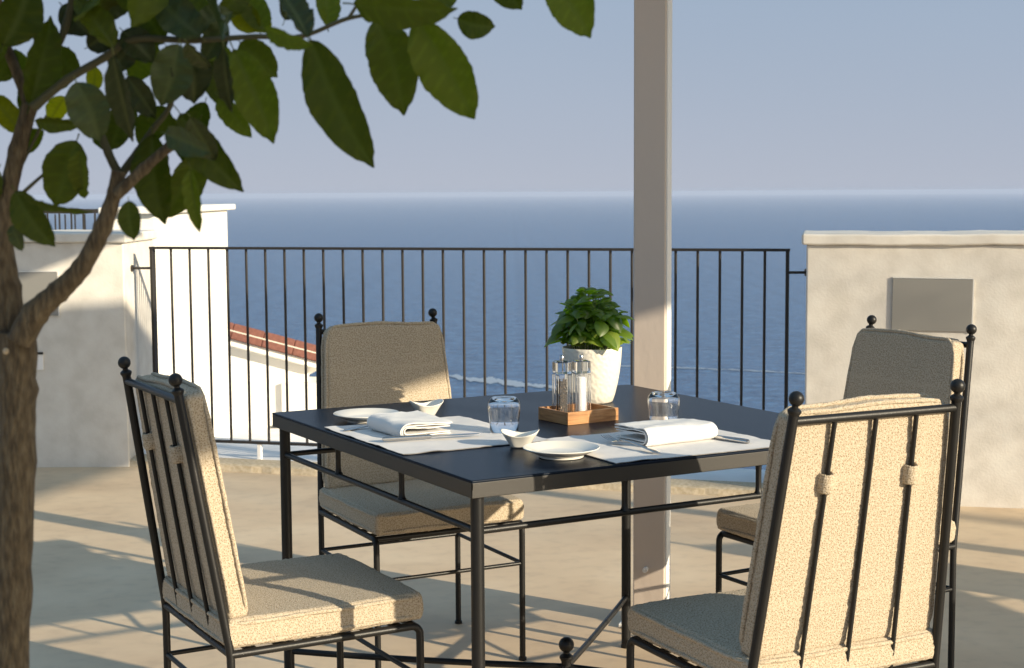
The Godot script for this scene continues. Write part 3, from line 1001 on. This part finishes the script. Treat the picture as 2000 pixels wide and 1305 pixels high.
func napkin(g: Geo, long: float, wide: float, high: float, sd: int, taper: float) -> void:
	# folded cloth: nested U folds, round on the -x side, open on the +x side, drawn along z
	var f := FastNoiseLite.new()
	f.seed = sd
	f.frequency = 9.0
	var layers := 3
	for q in layers:
		var hh := high * 0.5 * (1.0 - q * 0.30)
		var x0 := -wide * 0.5 + hh + q * 0.004
		var x1 := wide * 0.5 - q * 0.004
		var line := []
		var th := 0.0022
		for k in 9: line.append(Vector2(lerpf(x1, x0, k / 8.0), hh))
		for k in range(1, 10): line.append(Vector2(x0 - sin(PI * k / 10.0) * hh, cos(PI * k / 10.0) * hh))
		for k in 9: line.append(Vector2(lerpf(x0, x1, k / 8.0), -hh))
		var prof := []
		for p in line: prof.append(p)
		for k in range(line.size() - 1, -1, -1):
			var a: Vector2 = line[maxi(k - 1, 0)]
			var b: Vector2 = line[mini(k + 1, line.size() - 1)]
			var nn := Vector2(b.y - a.y, -(b.x - a.x)).normalized()
			prof.append(line[k] + nn * th)
		var steps := 26
		var rows := []
		for i in steps + 1:
			var z := (float(i) / steps - 0.5) * long
			var row := []
			for p in prof:
				var squeeze := 1.0 - taper * (float(i) / steps)
				var y: float = p.y * squeeze
				var bump := f.get_noise_3d(p.x * 2.0, z * 1.5, q * 3.0) * 0.0035
				var sag := -0.003 * clampf(p.x / wide + 0.3, 0, 1) * (1.0 if y > 0 else 0.0)
				row.append(g.vert(Vector3(p.x + f.get_noise_2d(z, q * 5.0) * 0.006, y + high * 0.5 * squeeze + (bump + sag if y > 0.0 else 0.0), z + f.get_noise_2d(p.x * 2.0, q * 9.0 + 2.0) * 0.004), Vector3.UP))
			rows.append(row)
		var m := prof.size()
		for i in steps:
			for k in m:
				var k2 := (k + 1) % m
				g.ix.append_array([rows[i][k], rows[i + 1][k2], rows[i][k2], rows[i][k], rows[i + 1][k], rows[i + 1][k2]])
		for e in [0, steps]:
			var h := m / 2
			var first := g.v.size()
			for k in m: g.vert(g.v[rows[e][k]], Vector3(0, 0, -1 if e == 0 else 1))
			for k in h - 1:
				g.quad(first + k, first + k + 1, first + m - 2 - k, first + m - 1 - k)
	g.smooth()

func plate_mesh() -> ArrayMesh:
	var g := Geo.new()
	lathe(g, [Vector2(0.0, 0.0035), Vector2(0.041, 0.0035), Vector2(0.043, 0.0), Vector2(0.046, 0.0), Vector2(0.047, 0.004), Vector2(0.060, 0.0095), Vector2(0.0775, 0.0172), Vector2(0.0790, 0.0188), Vector2(0.0780, 0.0200), Vector2(0.0755, 0.0192), Vector2(0.060, 0.0128), Vector2(0.050, 0.0092), Vector2(0.046, 0.0080), Vector2(0.0, 0.0072)], 64)
	return g.mesh()

func bowl_mesh() -> ArrayMesh:   # small dip bowl: square foot, flared rim with two raised corners
	var g := Geo.new()
	var segs := 72
	var rows := []
	var steps := []
	for k in 9: steps.append([k / 8.0, 0.0])
	for k in range(8, -1, -1): steps.append([k / 8.0, 1.0])
	for s in steps:
		var row := []
		for j in segs:
			var a := TAU * j / segs
			var sq := pow(pow(absf(cos(a)), 3.4) + pow(absf(sin(a)), 3.4), -1.0 / 3.4)
			var t: float = s[0]
			var inset: float = 0.0026 * s[1]
			var r := lerpf(0.0195, 0.0375 + 0.004 * cos(2.0 * a), pow(t, 1.15)) * lerpf(sq, 1.0, 0.15) - inset
			var y := t * (0.032 + 0.0055 * cos(2.0 * a) * t * t) + (0.004 * (1.0 - t) if s[1] > 0.5 else 0.0)
			row.append(g.vert(Vector3(cos(a) * r, y, sin(a) * r), Vector3.UP))
		rows.append(row)
	for i in rows.size() - 1:
		for j in segs:
			var k := (j + 1) % segs
			g.ix.append_array([rows[i][j], rows[i + 1][k], rows[i][k], rows[i][j], rows[i + 1][j], rows[i + 1][k]])
	for e in [0, rows.size() - 1]:
		var mid := g.vert(Vector3(0, 0.0 if e == 0 else 0.004, 0), Vector3.UP)
		for j in segs:
			if e == 0: g.ix.append_array([mid, rows[e][j], rows[e][(j + 1) % segs]])
			else: g.ix.append_array([mid, rows[e][(j + 1) % segs], rows[e][j]])
	g.smooth()
	return g.mesh()

func make_fork() -> Node3D:
	var t := thing("fork", "", "fork", Vector3.ZERO, 0.0, "forks on the table")
	var g := Geo.new()
	sweep(g, [Vector3(0, 0.003, 0.098), Vector3(0, 0.0042, 0.09), Vector3(0, 0.0065, 0.06), Vector3(0, 0.010, 0.02), Vector3(0, 0.0115, -0.01), Vector3(0, 0.008, -0.035), Vector3(0, 0.005, -0.05), Vector3(0, 0.0055, -0.058)],
		[0.004, 0.0098, 0.0075, 0.0042, 0.0034, 0.0045, 0.0105, 0.0115], [0.0008, 0.0016, 0.0019, 0.0021, 0.0021, 0.0017, 0.0013, 0.0011], 14)
	part("handle", g.mesh(), "steel", t)
	for k in 4:
		g = Geo.new()
		var x := -0.0087 + 0.0058 * k
		sweep(g, [Vector3(x * 0.98, 0.0055, -0.054), Vector3(x, 0.0072, -0.075), Vector3(x, 0.0105, -0.092), Vector3(x, 0.013, -0.1)], [0.0019, 0.0016, 0.0014, 0.0006], [0.0012, 0.0011, 0.0009, 0.0005], 8)
		part("tine", g.mesh(), "steel", t)
	return t

func make_knife() -> Node3D:
	var t := thing("knife", "", "knife", Vector3.ZERO, 0.0, "knives on the table")
	var g := Geo.new()
	sweep(g, [Vector3(0, 0.006, 0.116), Vector3(0, 0.006, 0.113), Vector3(0, 0.0062, 0.10), Vector3(0, 0.0062, 0.06), Vector3(0, 0.006, 0.022), Vector3(0, 0.006, 0.016), Vector3(0, 0.006, 0.012), Vector3(0, 0.006, 0.006)],
		[0.004, 0.0075, 0.009, 0.0078, 0.0062, 0.0058, 0.0078, 0.006], [0.003, 0.0052, 0.0058, 0.0052, 0.0045, 0.0042, 0.0056, 0.003], 16)
	part("handle", g.mesh(), "steel", t)
	g = Geo.new()
	sweep(g, [Vector3(0, 0.006, 0.008), Vector3(0.001, 0.0062, -0.02), Vector3(0.002, 0.0062, -0.07), Vector3(0.001, 0.006, -0.10), Vector3(-0.003, 0.0058, -0.116)],
		[0.006, 0.0092, 0.0098, 0.0075, 0.001], [0.0016, 0.0011, 0.001, 0.0008, 0.0004], 10)
	part("blade", g.mesh(), "steel", t)
	return t

func make_tumbler() -> Node3D:   # stands upside down: the rim is on the table
	var t := thing("tumbler", "", "glass", Vector3.ZERO, 0.0, "upturned tumblers")
	var g := Geo.new()
	lathe(g, [Vector2(0.0, 0.0722), Vector2(0.024, 0.0720), Vector2(0.0300, 0.0698), Vector2(0.0338, 0.0645), Vector2(0.0352, 0.0575), Vector2(0.0346, 0.046), Vector2(0.0326, 0.026), Vector2(0.0301, 0.0012), Vector2(0.0306, 0.0003), Vector2(0.0313, 0.0012), Vector2(0.0339, 0.026), Vector2(0.0362, 0.046), Vector2(0.0370, 0.0575), Vector2(0.0358, 0.0660), Vector2(0.0322, 0.0735), Vector2(0.0270, 0.0778), Vector2(0.022, 0.0790), Vector2(0.019, 0.0778), Vector2(0.0, 0.0770)], 64)
	part("glass_body", g.mesh(), "solid_glass", t)
	return t

func make_mill() -> Node3D:
	var t := thing("mill", "", "mill", Vector3.ZERO, 0.0, "acrylic mills in the tray")
	var g := Geo.new()
	for q in [[-1, -1], [1, -1], [1, 1], [-1, 1]]:   # thick acrylic at the four corners, thin between them
		g = Geo.new()
		rbox(g, Vector3(0.0062, 0.101, 0.0062), Vector3(q[0] * 0.0156, 0.0515, q[1] * 0.0156), 0.0018)
		part("corner", g.mesh(), "solid_glass", t)
	for k in 4:
		g = Geo.new()
		var turn := Basis(Vector3.UP, PI / 2 * k)
		box(g, Vector3(0.0205, 0.101, 0.0012), turn * Vector3(0, 0.0515, 0.0181), turn)
		part("side", g.mesh(), "acrylic", t)
	g = Geo.new()
	rbox(g, Vector3(0.038, 0.030, 0.038), Vector3(0, 0.1185, 0), 0.004)
	part("head", g.mesh(), "solid_glass", t)
	g = Geo.new()
	lathe(g, [Vector2(0.0045, 0.1335), Vector2(0.0045, 0.1365), Vector2(0.0052, 0.137), Vector2(0.0052, 0.146), Vector2(0.0045, 0.147), Vector2(0.0, 0.147)], 18)
	lathe(g, [Vector2(0.0016, 0.104), Vector2(0.0016, 0.1336)], 10)
	part("knob", g.mesh(), "steel", t)
	g = Geo.new()
	lathe(g, [Vector2(0.0, 0.002), Vector2(0.0125, 0.002), Vector2(0.0125, 0.007), Vector2(0.007, 0.009), Vector2(0.0, 0.009)], 20)
	part("grinder", g.mesh(), "steel", t)
	return t

func tableware() -> void:
	var top := TOP + 0.0002
	var g := Geo.new()
	cloth_mat(g, 0.352, 0.43, 3)
	var o := part("placemat", g.mesh(), "placemat_cloth", self, on_table(-0.345, 0.005, top))
	o.rotation.y = TABLE_TURN
	tag(o, "white cloth placemat at the left table edge, with the flat folded napkin on it", "placemat", "placemats")
	g = Geo.new()
	cloth_mat(g, 0.432, 0.336, 8)
	o = part(numbered("placemat"), g.mesh(), "placemat_cloth", self, on_table(0.018, -0.36, top))
	o.rotation.y = TABLE_TURN - 0.02
	tag(o, "white cloth placemat at the front right table edge, with the rolled napkin on it", "placemat", "placemats")
	var cloth := top + 0.0045
	g = Geo.new()
	napkin(g, 0.165, 0.128, 0.033, 5, 0.12)
	o = part("napkin", g.mesh(), "linen", self, on_table(-0.385, 0.045, cloth))
	o.rotation.y = TABLE_TURN + PI + 0.06
	o.rotation.y = TABLE_TURN + 0.04
	tag(o, "white napkin folded flat in layers on the left placemat", "napkin", "napkins")
	g = Geo.new()
	napkin(g, 0.192, 0.118, 0.036, 12, 0.10)
	o = part(numbered("napkin"), g.mesh(), "linen", self, on_table(0.045, -0.345, cloth))
	o.rotation.y = TABLE_TURN + PI / 2 + 0.05
	tag(o, "thick white folded napkin on the right placemat between fork and knife", "napkin", "napkins")
	var pm := plate_mesh()
	var bm := bowl_mesh()
	for k in 2:
		o = part(numbered("side_plate"), pm, "porcelain", self, [on_table(-0.388, 0.277, top), on_table(-0.251, -0.394, top + 0.001)][k])
		tag(o, ["small round white plate at the far left of the table, half in shade", "small round cream plate at the near corner of the table beside the fork"][k], "plate", "side plates")
		o = part(numbered("dip_bowl"), bm, "porcelain", self, [on_table(-0.225, 0.285, top), on_table(-0.262, -0.243, top)][k])
		o.rotation.y = [0.35, -0.12][k]
		tag(o, ["small white flared dip bowl behind the left placemat, in front of the far chair", "small white flared dip bowl between the left tumbler and the near plate"][k], "bowl", "dip bowls")
	# cutlery
	var f := make_fork()
	f.position = on_table(-0.078, -0.392, cloth)
	f.rotation.y = TABLE_TURN + 0.02
	f.set_meta("label", "steel fork on the right placemat, its tines pointing away from the viewer")
	var f2 := dup(f, "steel fork on the left placemat, mostly hidden under the flat napkin", on_table(-0.405, 0.155, cloth - 0.002), TABLE_TURN - PI / 2 + 0.18)
	f2.scale = Vector3(1.05, 0.8, 1.05)
	var kn := make_knife()
	kn.position = on_table(-0.383, -0.073, cloth)
	kn.rotation.y = TABLE_TURN - PI / 2 - 0.18
	kn.set_meta("label", "steel knife on the left placemat in front of the flat napkin")
	dup(kn, "steel knife on the right placemat, only its handle showing beyond the napkin", on_table(0.140, -0.366, cloth - 0.003), TABLE_TURN + 0.22)
	var gl := make_tumbler()
	gl.position = on_table(-0.198, -0.058, cloth - 0.001)
	gl.set_meta("label", "clear upturned tumbler on the left placemat's far corner, in the table's middle")
	dup(gl, "clear upturned tumbler on the right placemat, nearest the pergola post", on_table(0.155, -0.178, cloth - 0.001), 1.0)
	# wooden tray with two mills
	var tr := thing("wooden_tray", "small square wooden tray that holds the two mills", "tray", on_table(0.052, 0.028, top), TABLE_TURN + 0.07)
	g = Geo.new()
	rbox(g, Vector3(0.140, 0.006, 0.108), Vector3(0, 0.003, 0), 0.001)
	part("tray_floor", g.mesh(), "wood_long", tr)
	for s in [-1.0, 1.0]:
		g = Geo.new()
		rbox(g, Vector3(0.148, 0.030, 0.007), Vector3(0, 0.015, s * 0.0575), 0.001)
		part("tray_side", g.mesh(), "wood_long", tr)
		g = Geo.new()
		rbox(g, Vector3(0.007, 0.0295, 0.108), Vector3(s * 0.0705, 0.01475, 0), 0.001)
		part("tray_side", g.mesh(), "wood_cross", tr)
	var mill := make_mill()
	mill.position = Vector3(0.1185, top + 0.006, -3.650)
	mill.rotation.y = 0.27
	mill.set_meta("label", "clear acrylic pepper mill full of dark peppercorns, left of the salt mill")
	var salt := dup(mill, "clear acrylic salt mill full of white salt, right of the pepper mill", Vector3(0.1655, top + 0.006, -3.662), 0.24)
	g = Geo.new()
	var r2 := RandomNumberGenerator.new()
	r2.seed = 91
	for k in 640:
		var a := r2.randf() * TAU
		var y := 0.011 + 0.078 * r2.randf()
		var rr := 0.0112 * sqrt(r2.randf_range(0.72, 1.0))
		var first := g.v.size()
		ball(g, Vector3(cos(a) * rr, y, sin(a) * rr), r2.randf_range(0.0017, 0.0023), 6)
		var tone := r2.randf()
		var col := Color(0.010, 0.007, 0.005).lerp(Color(0.11, 0.065, 0.033), tone * tone * tone)
		for q in range(first, g.v.size()): g.c[q] = col
	var pc := part("peppercorns", g.mesh(true), "pepper", mill)
	pc.set_meta("kind", "stuff")
	g = Geo.new()
	lathe(g, [Vector2(0.0, 0.009), Vector2(0.0115, 0.009), Vector2(0.0125, 0.012), Vector2(0.0125, 0.093), Vector2(0.008, 0.0945), Vector2(0.0, 0.095)], 24)
	part("salt_filling", g.mesh(), "salt", salt)

func basil() -> void:
	var t := thing("potted_basil", "bushy green basil plant in a white dimpled ceramic pot behind the mills", "plant", Vector3(0.2065, TOP + 0.0002, -3.953))
	var g := Geo.new()
	lathe(g, [Vector2(0.0, 0.0), Vector2(0.050, 0.0), Vector2(0.0535, 0.0025), Vector2(0.0600, 0.022), Vector2(0.0665, 0.050), Vector2(0.0715, 0.078), Vector2(0.0750, 0.108), Vector2(0.0768, 0.134), Vector2(0.0772, 0.1405), Vector2(0.0762, 0.1425), Vector2(0.0738, 0.1425), Vector2(0.0726, 0.140), Vector2(0.071, 0.12)], 64)
	part("pot", g.mesh(), "pot_glaze", t)
	g = Geo.new()
	lathe(g, [Vector2(0.0715, 0.122), Vector2(0.0, 0.124)], 24)
	part("soil", g.mesh(), "soil", t)
	var r := RandomNumberGenerator.new()
	r.seed = 2024
	var forms := []
	for k in 4: forms.append(basil_leaf(0.66 + 0.05 * k, 0.6 + 0.22 * k, k))
	var heads := []
	for k in 36:   # stems spread from the soil to a dome
		var a := k * 2.39996 + r.randf_range(-0.2, 0.2)
		var q := sqrt((k + 0.5) / 36.0)
		var hgt := 0.150 * sqrt(maxf(0.02, 1.0 - q * q * 0.66)) * r.randf_range(0.92, 1.06)
		var end := Vector3(cos(a) * 0.073 * q, 0.124 + 0.010 + hgt, sin(a) * 0.073 * q)
		var base := Vector3(cos(a) * 0.048 * q, 0.123, sin(a) * 0.048 * q)
		var mid := base.lerp(end, 0.5) + Vector3(cos(a), 0.1, sin(a)) * 0.004
		g = Geo.new()
		sweep(g, [base, base.lerp(mid, 0.5), mid, mid.lerp(end, 0.5), end], [0.0017, 0.0016, 0.0014, 0.0012, 0.0009], null, 6)
		part("stem", g.mesh(), "basil_stem", t)
		heads.append([base, mid, end, a, q])
	for s in heads:
		var levels := 6
		for lv in levels:
			var u := 0.24 + 0.76 * lv / (levels - 1.0)
			var p: Vector3 = s[0].lerp(s[1], u * 2.0) if u < 0.5 else s[1].lerp(s[2], u * 2.0 - 1.0)
			var spin: float = s[3] + (PI / 2 if lv % 2 else 0.0) + r.randf_range(-0.5, 0.5)
			for e in 2:
				var az := spin + PI * e
				var out := Vector3(cos(az), 0, sin(az))
				var inward := out.dot(Vector3(p.x, 0, p.z)) < -0.012
				if inward and u < 0.85 and r.randf() < 0.75: continue
				var size: float = lerpf(0.045, 0.040, u) * r.randf_range(0.75, 1.3) * (0.72 if lv == levels - 1 else 1.0) * (0.8 if lv == 0 else 1.0)
				if r.randf() < 0.12: size *= 1.35
				var pitch := r.randf_range(-0.75, 0.3) if lv < levels - 1 else r.randf_range(0.1, 0.7)
				if lv == 0: pitch = r.randf_range(-0.5, 0.1)
				if p.y + sin(pitch) * size < 0.168: pitch = clampf(asin(clampf((0.168 - p.y) / size, -0.9, 0.9)), -1.0, 1.0)
				var fwd := (out * cos(pitch) + Vector3.UP * sin(pitch)).normalized()
				var up := (Vector3.UP - fwd * fwd.y).normalized().rotated(fwd, r.randf_range(-0.5, 0.5))
				var b := Basis(fwd.cross(up), up, -fwd).scaled_local(Vector3.ONE * size)
				var lf := part("leaf", forms[r.randi() % 4], "basil_%d" % (2 if lv == 0 else (r.randi() % 3 if u < 0.6 else r.randi() % 2)), t)
				lf.transform = Transform3D(b, p + out * 0.003)

func basil_leaf(wide: float, cup: float, sd: int) -> ArrayMesh:   # unit length along -z, cupped downwards, pointed tip, creased along the middle
	var g := Geo.new()
	var nl := 9
	for i in nl + 1:
		var s := float(i) / nl
		var half := wide * 0.5 * pow(sin(PI * pow(s, 0.82)), 0.75) if s > 0.0 and s < 1.0 else 0.0
		for j in 7:
			var q := (j - 3) / 3.0
			var x := q * half
			var crown := cup * (0.16 * sin(PI * s) * (1.0 - q * q)) - cup * 0.35 * s * s - 0.03 * (1.0 - absf(q)) * sin(PI * s)
			var vein := 0.012 * sin(s * 26.0 - absf(q) * 5.0) * (absf(q)) * (1.0 - s)
			g.vert(Vector3(x, crown + vein + 0.012 * sin(s * 7.0 + sd) * q, -0.08 - s), Vector3.UP)
	for i in nl:
		for j in 6:
			var k := i * 7 + j
			g.quad(k, k + 1, k + 8, k + 7)
	g.smooth()
	sweep(g, [Vector3(0, 0, 0.02), Vector3(0, -0.01, -0.1)], 0.02, null, 5)
	return g.mesh()

func lemon_leaf(sd: int) -> ArrayMesh:   # unit length along +y from the stalk, face towards +z, unit width
	var g := Geo.new()
	var f := FastNoiseLite.new()
	f.seed = sd
	f.frequency = 1.6
	var nl := 30
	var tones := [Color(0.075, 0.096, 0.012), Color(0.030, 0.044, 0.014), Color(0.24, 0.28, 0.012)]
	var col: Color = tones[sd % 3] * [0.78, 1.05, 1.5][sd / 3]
	col.a = 1.0
	for i in nl + 1:
		var s := float(i) / nl
		var w := pow(s, 0.66) * pow(1.0 - s, 0.80) / 0.361 * 0.5
		if s > 0.9: w = maxf(w * 0.72, 0.012)
		var tooth := 1.0 + 0.012 * sin(s * 70.0 + sd) + 0.06 * f.get_noise_2d(s * 3.0, 9.0)
		for j in 9:
			var q := (j - 4) / 4.0
			var edge := pow(absf(q), 2.0)
			var z := 0.34 * absf(q) * w * (0.6 + 0.5 * f.get_noise_2d(s, 3.0)) - 0.22 * s * s * (1.0 + f.get_noise_2d(3.0, sd * 7.0)) + 0.10 * edge * f.get_noise_2d(s * 2.4, q * 0.5 + sd * 3.0) + 0.006 * sin(s * 42.0 - absf(q) * 7.0) * absf(q)
			var x := q * w * (tooth if absf(q) > 0.9 else 1.0) + 0.24 * sin(PI * s) * f.get_noise_2d(5.0, sd * 2.0 + 1.0)
			var c := col
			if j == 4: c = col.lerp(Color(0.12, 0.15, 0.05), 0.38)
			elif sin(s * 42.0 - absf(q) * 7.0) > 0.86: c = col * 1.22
			c.a = 1.0
			g.vert(Vector3(x, s, z), Vector3.BACK, Vector2.ZERO, c)
	for i in nl:
		for j in 8:
			var k := i * 9 + j
			g.quad(k, k + 1, k + 10, k + 9)
	g.smooth()
	var first := g.v.size()
	sweep(g, [Vector3(0, -0.1, 0.02), Vector3(0, -0.04, 0), Vector3(0, 0.05, -0.004)], [0.018, 0.016, 0.012], null, 6)
	for k in range(first, g.v.size()): g.c[k] = Color(0.10, 0.12, 0.03)
	return g.mesh(true)

func tree() -> void:
	var t := thing("lemon_tree", "young lemon tree with large dark green leaves in the left foreground", "tree", Vector3(-0.475, 0, -1.45))
	var origin := t.position
	var g: Geo
	for limb in LIMBS:
		g = Geo.new()
		var pts := []
		var rad := []
		for p in limb[1]:
			pts.append(Vector3(p[0], p[1], p[2]) - origin)
			rad.append(p[3])
		if limb[0] == "trunk":
			pts[0] = Vector3(-0.012, 0.36, 0)
		# finer points with slight knots
		var fine := []
		var fr := []
		for k in pts.size() - 1:
			for q in 6:
				var u := q / 6.0
				var pa: Vector3 = pts[maxi(k - 1, 0)]
				var pd: Vector3 = pts[mini(k + 2, pts.size() - 1)]
				fine.append((pts[k] as Vector3).cubic_interpolate(pts[k + 1], pa, pd, u))
				fr.append(lerpf(rad[k], rad[k + 1], u) * (1.0 + rng.randf_range(-0.05, 0.05)) * (1.12 if q == 0 and k > 0 else 1.0))
		fine.append(pts[-1]); fr.append(rad[-1])
		sweep(g, fine, fr, null, 14)
		part(limb[0], g.mesh(), "twig" if limb[0] == "twig" or rad[0] < 0.0056 else "bark", t)
	g = Geo.new()
	ball(g, Vector3.ZERO, 0.0035, 10)
	part("pruned_stub", g.mesh(), "kerb", t, Vector3(-0.474, 1.146, -1.434) - origin)
	var forms := []
	for k in 9: forms.append(lemon_leaf(k))
	var eye := Vector3(0, 1.29, 0)
	var n := 0
	for q in LEAVES:
		var a := Vector3(q[0], q[1], q[2]) - origin
		var b := Vector3(q[3], q[4], q[5]) - origin
		put_leaf(t, forms, a, b, q[6], q[7], q[8], (eye - origin - a), n)
		n += 1
	# the rest of the crown, above and to the left of the picture and deep inside it
	var r := RandomNumberGenerator.new()
	r.seed = 33
	for k in 110:
		var c := Vector3(-0.52, 1.56, -1.47) - origin
		var d := Vector3(r.randfn(0, 1), r.randfn(0, 1), r.randfn(0, 1)).normalized()
		var p := c + Vector3(d.x * 0.30, d.y * 0.19, d.z * 0.22) * r.randf_range(0.55, 1.0)
		var w := p + origin
		var px := 1000.0 + 3004.0 * w.x / -w.z
		var py := 376.0 - 3004.0 * (w.y - 1.2912) / -w.z
		if w.z > -1.15 or (py > -60.0 and (px > -40.0)) : continue
		var tip := p + (d * 0.5 + Vector3(r.randf_range(-0.6, 0.6), -0.7, r.randf_range(-0.6, 0.6))).normalized() * r.randf_range(0.06, 0.1)
		put_leaf(t, forms, p, tip, r.randf_range(0.038, 0.055), r.randi_range(-40, 40), r.randi() % 2, d, k)
	var pot := thing("tree_planter", "round terracotta planter that holds the lemon tree", "planter", Vector3(-0.487, 0, -1.45))
	g = Geo.new()
	lathe(g, [Vector2(0.0, 0.0), Vector2(0.15, 0.0), Vector2(0.155, 0.01), Vector2(0.195, 0.36), Vector2(0.215, 0.365), Vector2(0.215, 0.41), Vector2(0.195, 0.41), Vector2(0.19, 0.37)], 40)
	part("planter_body", g.mesh(), "terracotta", pot)
	g = Geo.new()
	lathe(g, [Vector2(0.192, 0.375), Vector2(0.0, 0.38)], 24)
	part("soil", g.mesh(), "soil", pot)

func put_leaf(t: Node3D, forms: Array, a: Vector3, b: Vector3, w: float, twist: float, tone: int, towards: Vector3, n: int) -> void:
	var y := b - a
	var long := y.length()
	y = y / long
	var z := (towards - y * towards.dot(y)).normalized().rotated(y, deg_to_rad(twist))
	var x := y.cross(z)
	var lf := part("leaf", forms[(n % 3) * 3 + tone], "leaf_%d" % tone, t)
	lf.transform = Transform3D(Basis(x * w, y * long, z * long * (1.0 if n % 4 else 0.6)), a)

func off_frame(table: Node3D, chair: Node3D) -> void:
	# what stands out of the picture and shades it: the pergola's right side, the next table, a tree
	var p0 := Vector3(3.31, 0, 1.91)
	var p1 := Vector3(4.95, 0, -3.23)
	var d := p1 - p0
	var along := d.normalized()
	var flat := Basis(along, Vector3.UP, along.cross(Vector3.UP))
	var t := thing("pergola_beam", "deep canvas covered pergola beam on two posts, right of the picture", "beam", p0)
	var g := Geo.new()
	var edge := [d * 0.0 + Vector3(0, 2.43, 0), d + Vector3(0, 2.43, 0), d + Vector3(0, 2.99, 0), d * 0.846 + Vector3(0, 3.33, 0), d * 0.79 + Vector3(0, 3.45, 0), d * 0.1 + Vector3(0, 3.62, 0), Vector3(0, 3.62, 0)]
	prism(g, edge, flat * Vector3(0, 0, -0.06))
	part("valance", g.mesh(), "canvas", t)
	for e in [0.115, 1.0]:
		g = Geo.new()
		rbox(g, Vector3([0.16, 0.08][int(e)], 2.44, [0.16, 0.08][int(e)]), d * e + Vector3(0, 1.22, 0), 0.004, flat)
		part("canopy_post", g.mesh(), "post_paint", t)
	t = thing("shade_sail", "folded canvas sail stretched over the pergola post, above the picture", "sail", Vector3(0.8, 2.46, -4.45))
	g = Geo.new()
	rbox(g, Vector3(2.2, 0.015, 1.1), Vector3.ZERO, 0.004)
	part("sail_cloth", g.mesh(), "canvas", t)
	dup(table, "square black metal table next to the laid one, right of the picture", Vector3(3.05, 0, -2.95), 0.35)
	dup(chair, "empty chair at the next table on its near side, right of the picture", Vector3(2.95, 0, -2.15), 0.2)
	dup(chair, "empty chair at the next table on its far side, right of the picture", Vector3(3.3, 0, -3.8), 3.3)
	# an olive tree far to the right whose thin crown dapples the walls
	t = thing("olive_tree", "olive tree with a thin crown, far right of the picture", "tree", Vector3(14.93, 0, 2.98))
	g = Geo.new()
	sweep(g, [Vector3(0, -1, 0), Vector3(0.1, 1.2, 0.1), Vector3(-0.1, 3.0, 0), Vector3(0.1, 5.4, 0.1)], [0.2, 0.15, 0.12, 0.05], null, 10)
	part("trunk", g.mesh(), "bark", t)
	g = Geo.new()
	var r := RandomNumberGenerator.new()
	r.seed = 77
	for k in 1700:
		var v := Vector3(r.randfn(0, 1), r.randfn(0, 1), r.randfn(0, 1)).normalized() * pow(r.randf(), 0.45)
		var p := Vector3(v.x * 1.5, 5.8 + v.y * 1.25, v.z * 1.5)
		var ax := Vector3(r.randfn(0, 1), r.randfn(0, 1), r.randfn(0, 1)).normalized() * 0.045
		var bx := ax.cross(Vector3(r.randfn(0, 1), r.randfn(0, 1), r.randfn(0, 1))).normalized() * 0.012
		g.face([p - ax, p + bx, p + ax, p - bx])
	var crown := part("crown", g.mesh(), "basil_0", t)
	crown.set_meta("kind", "stuff")
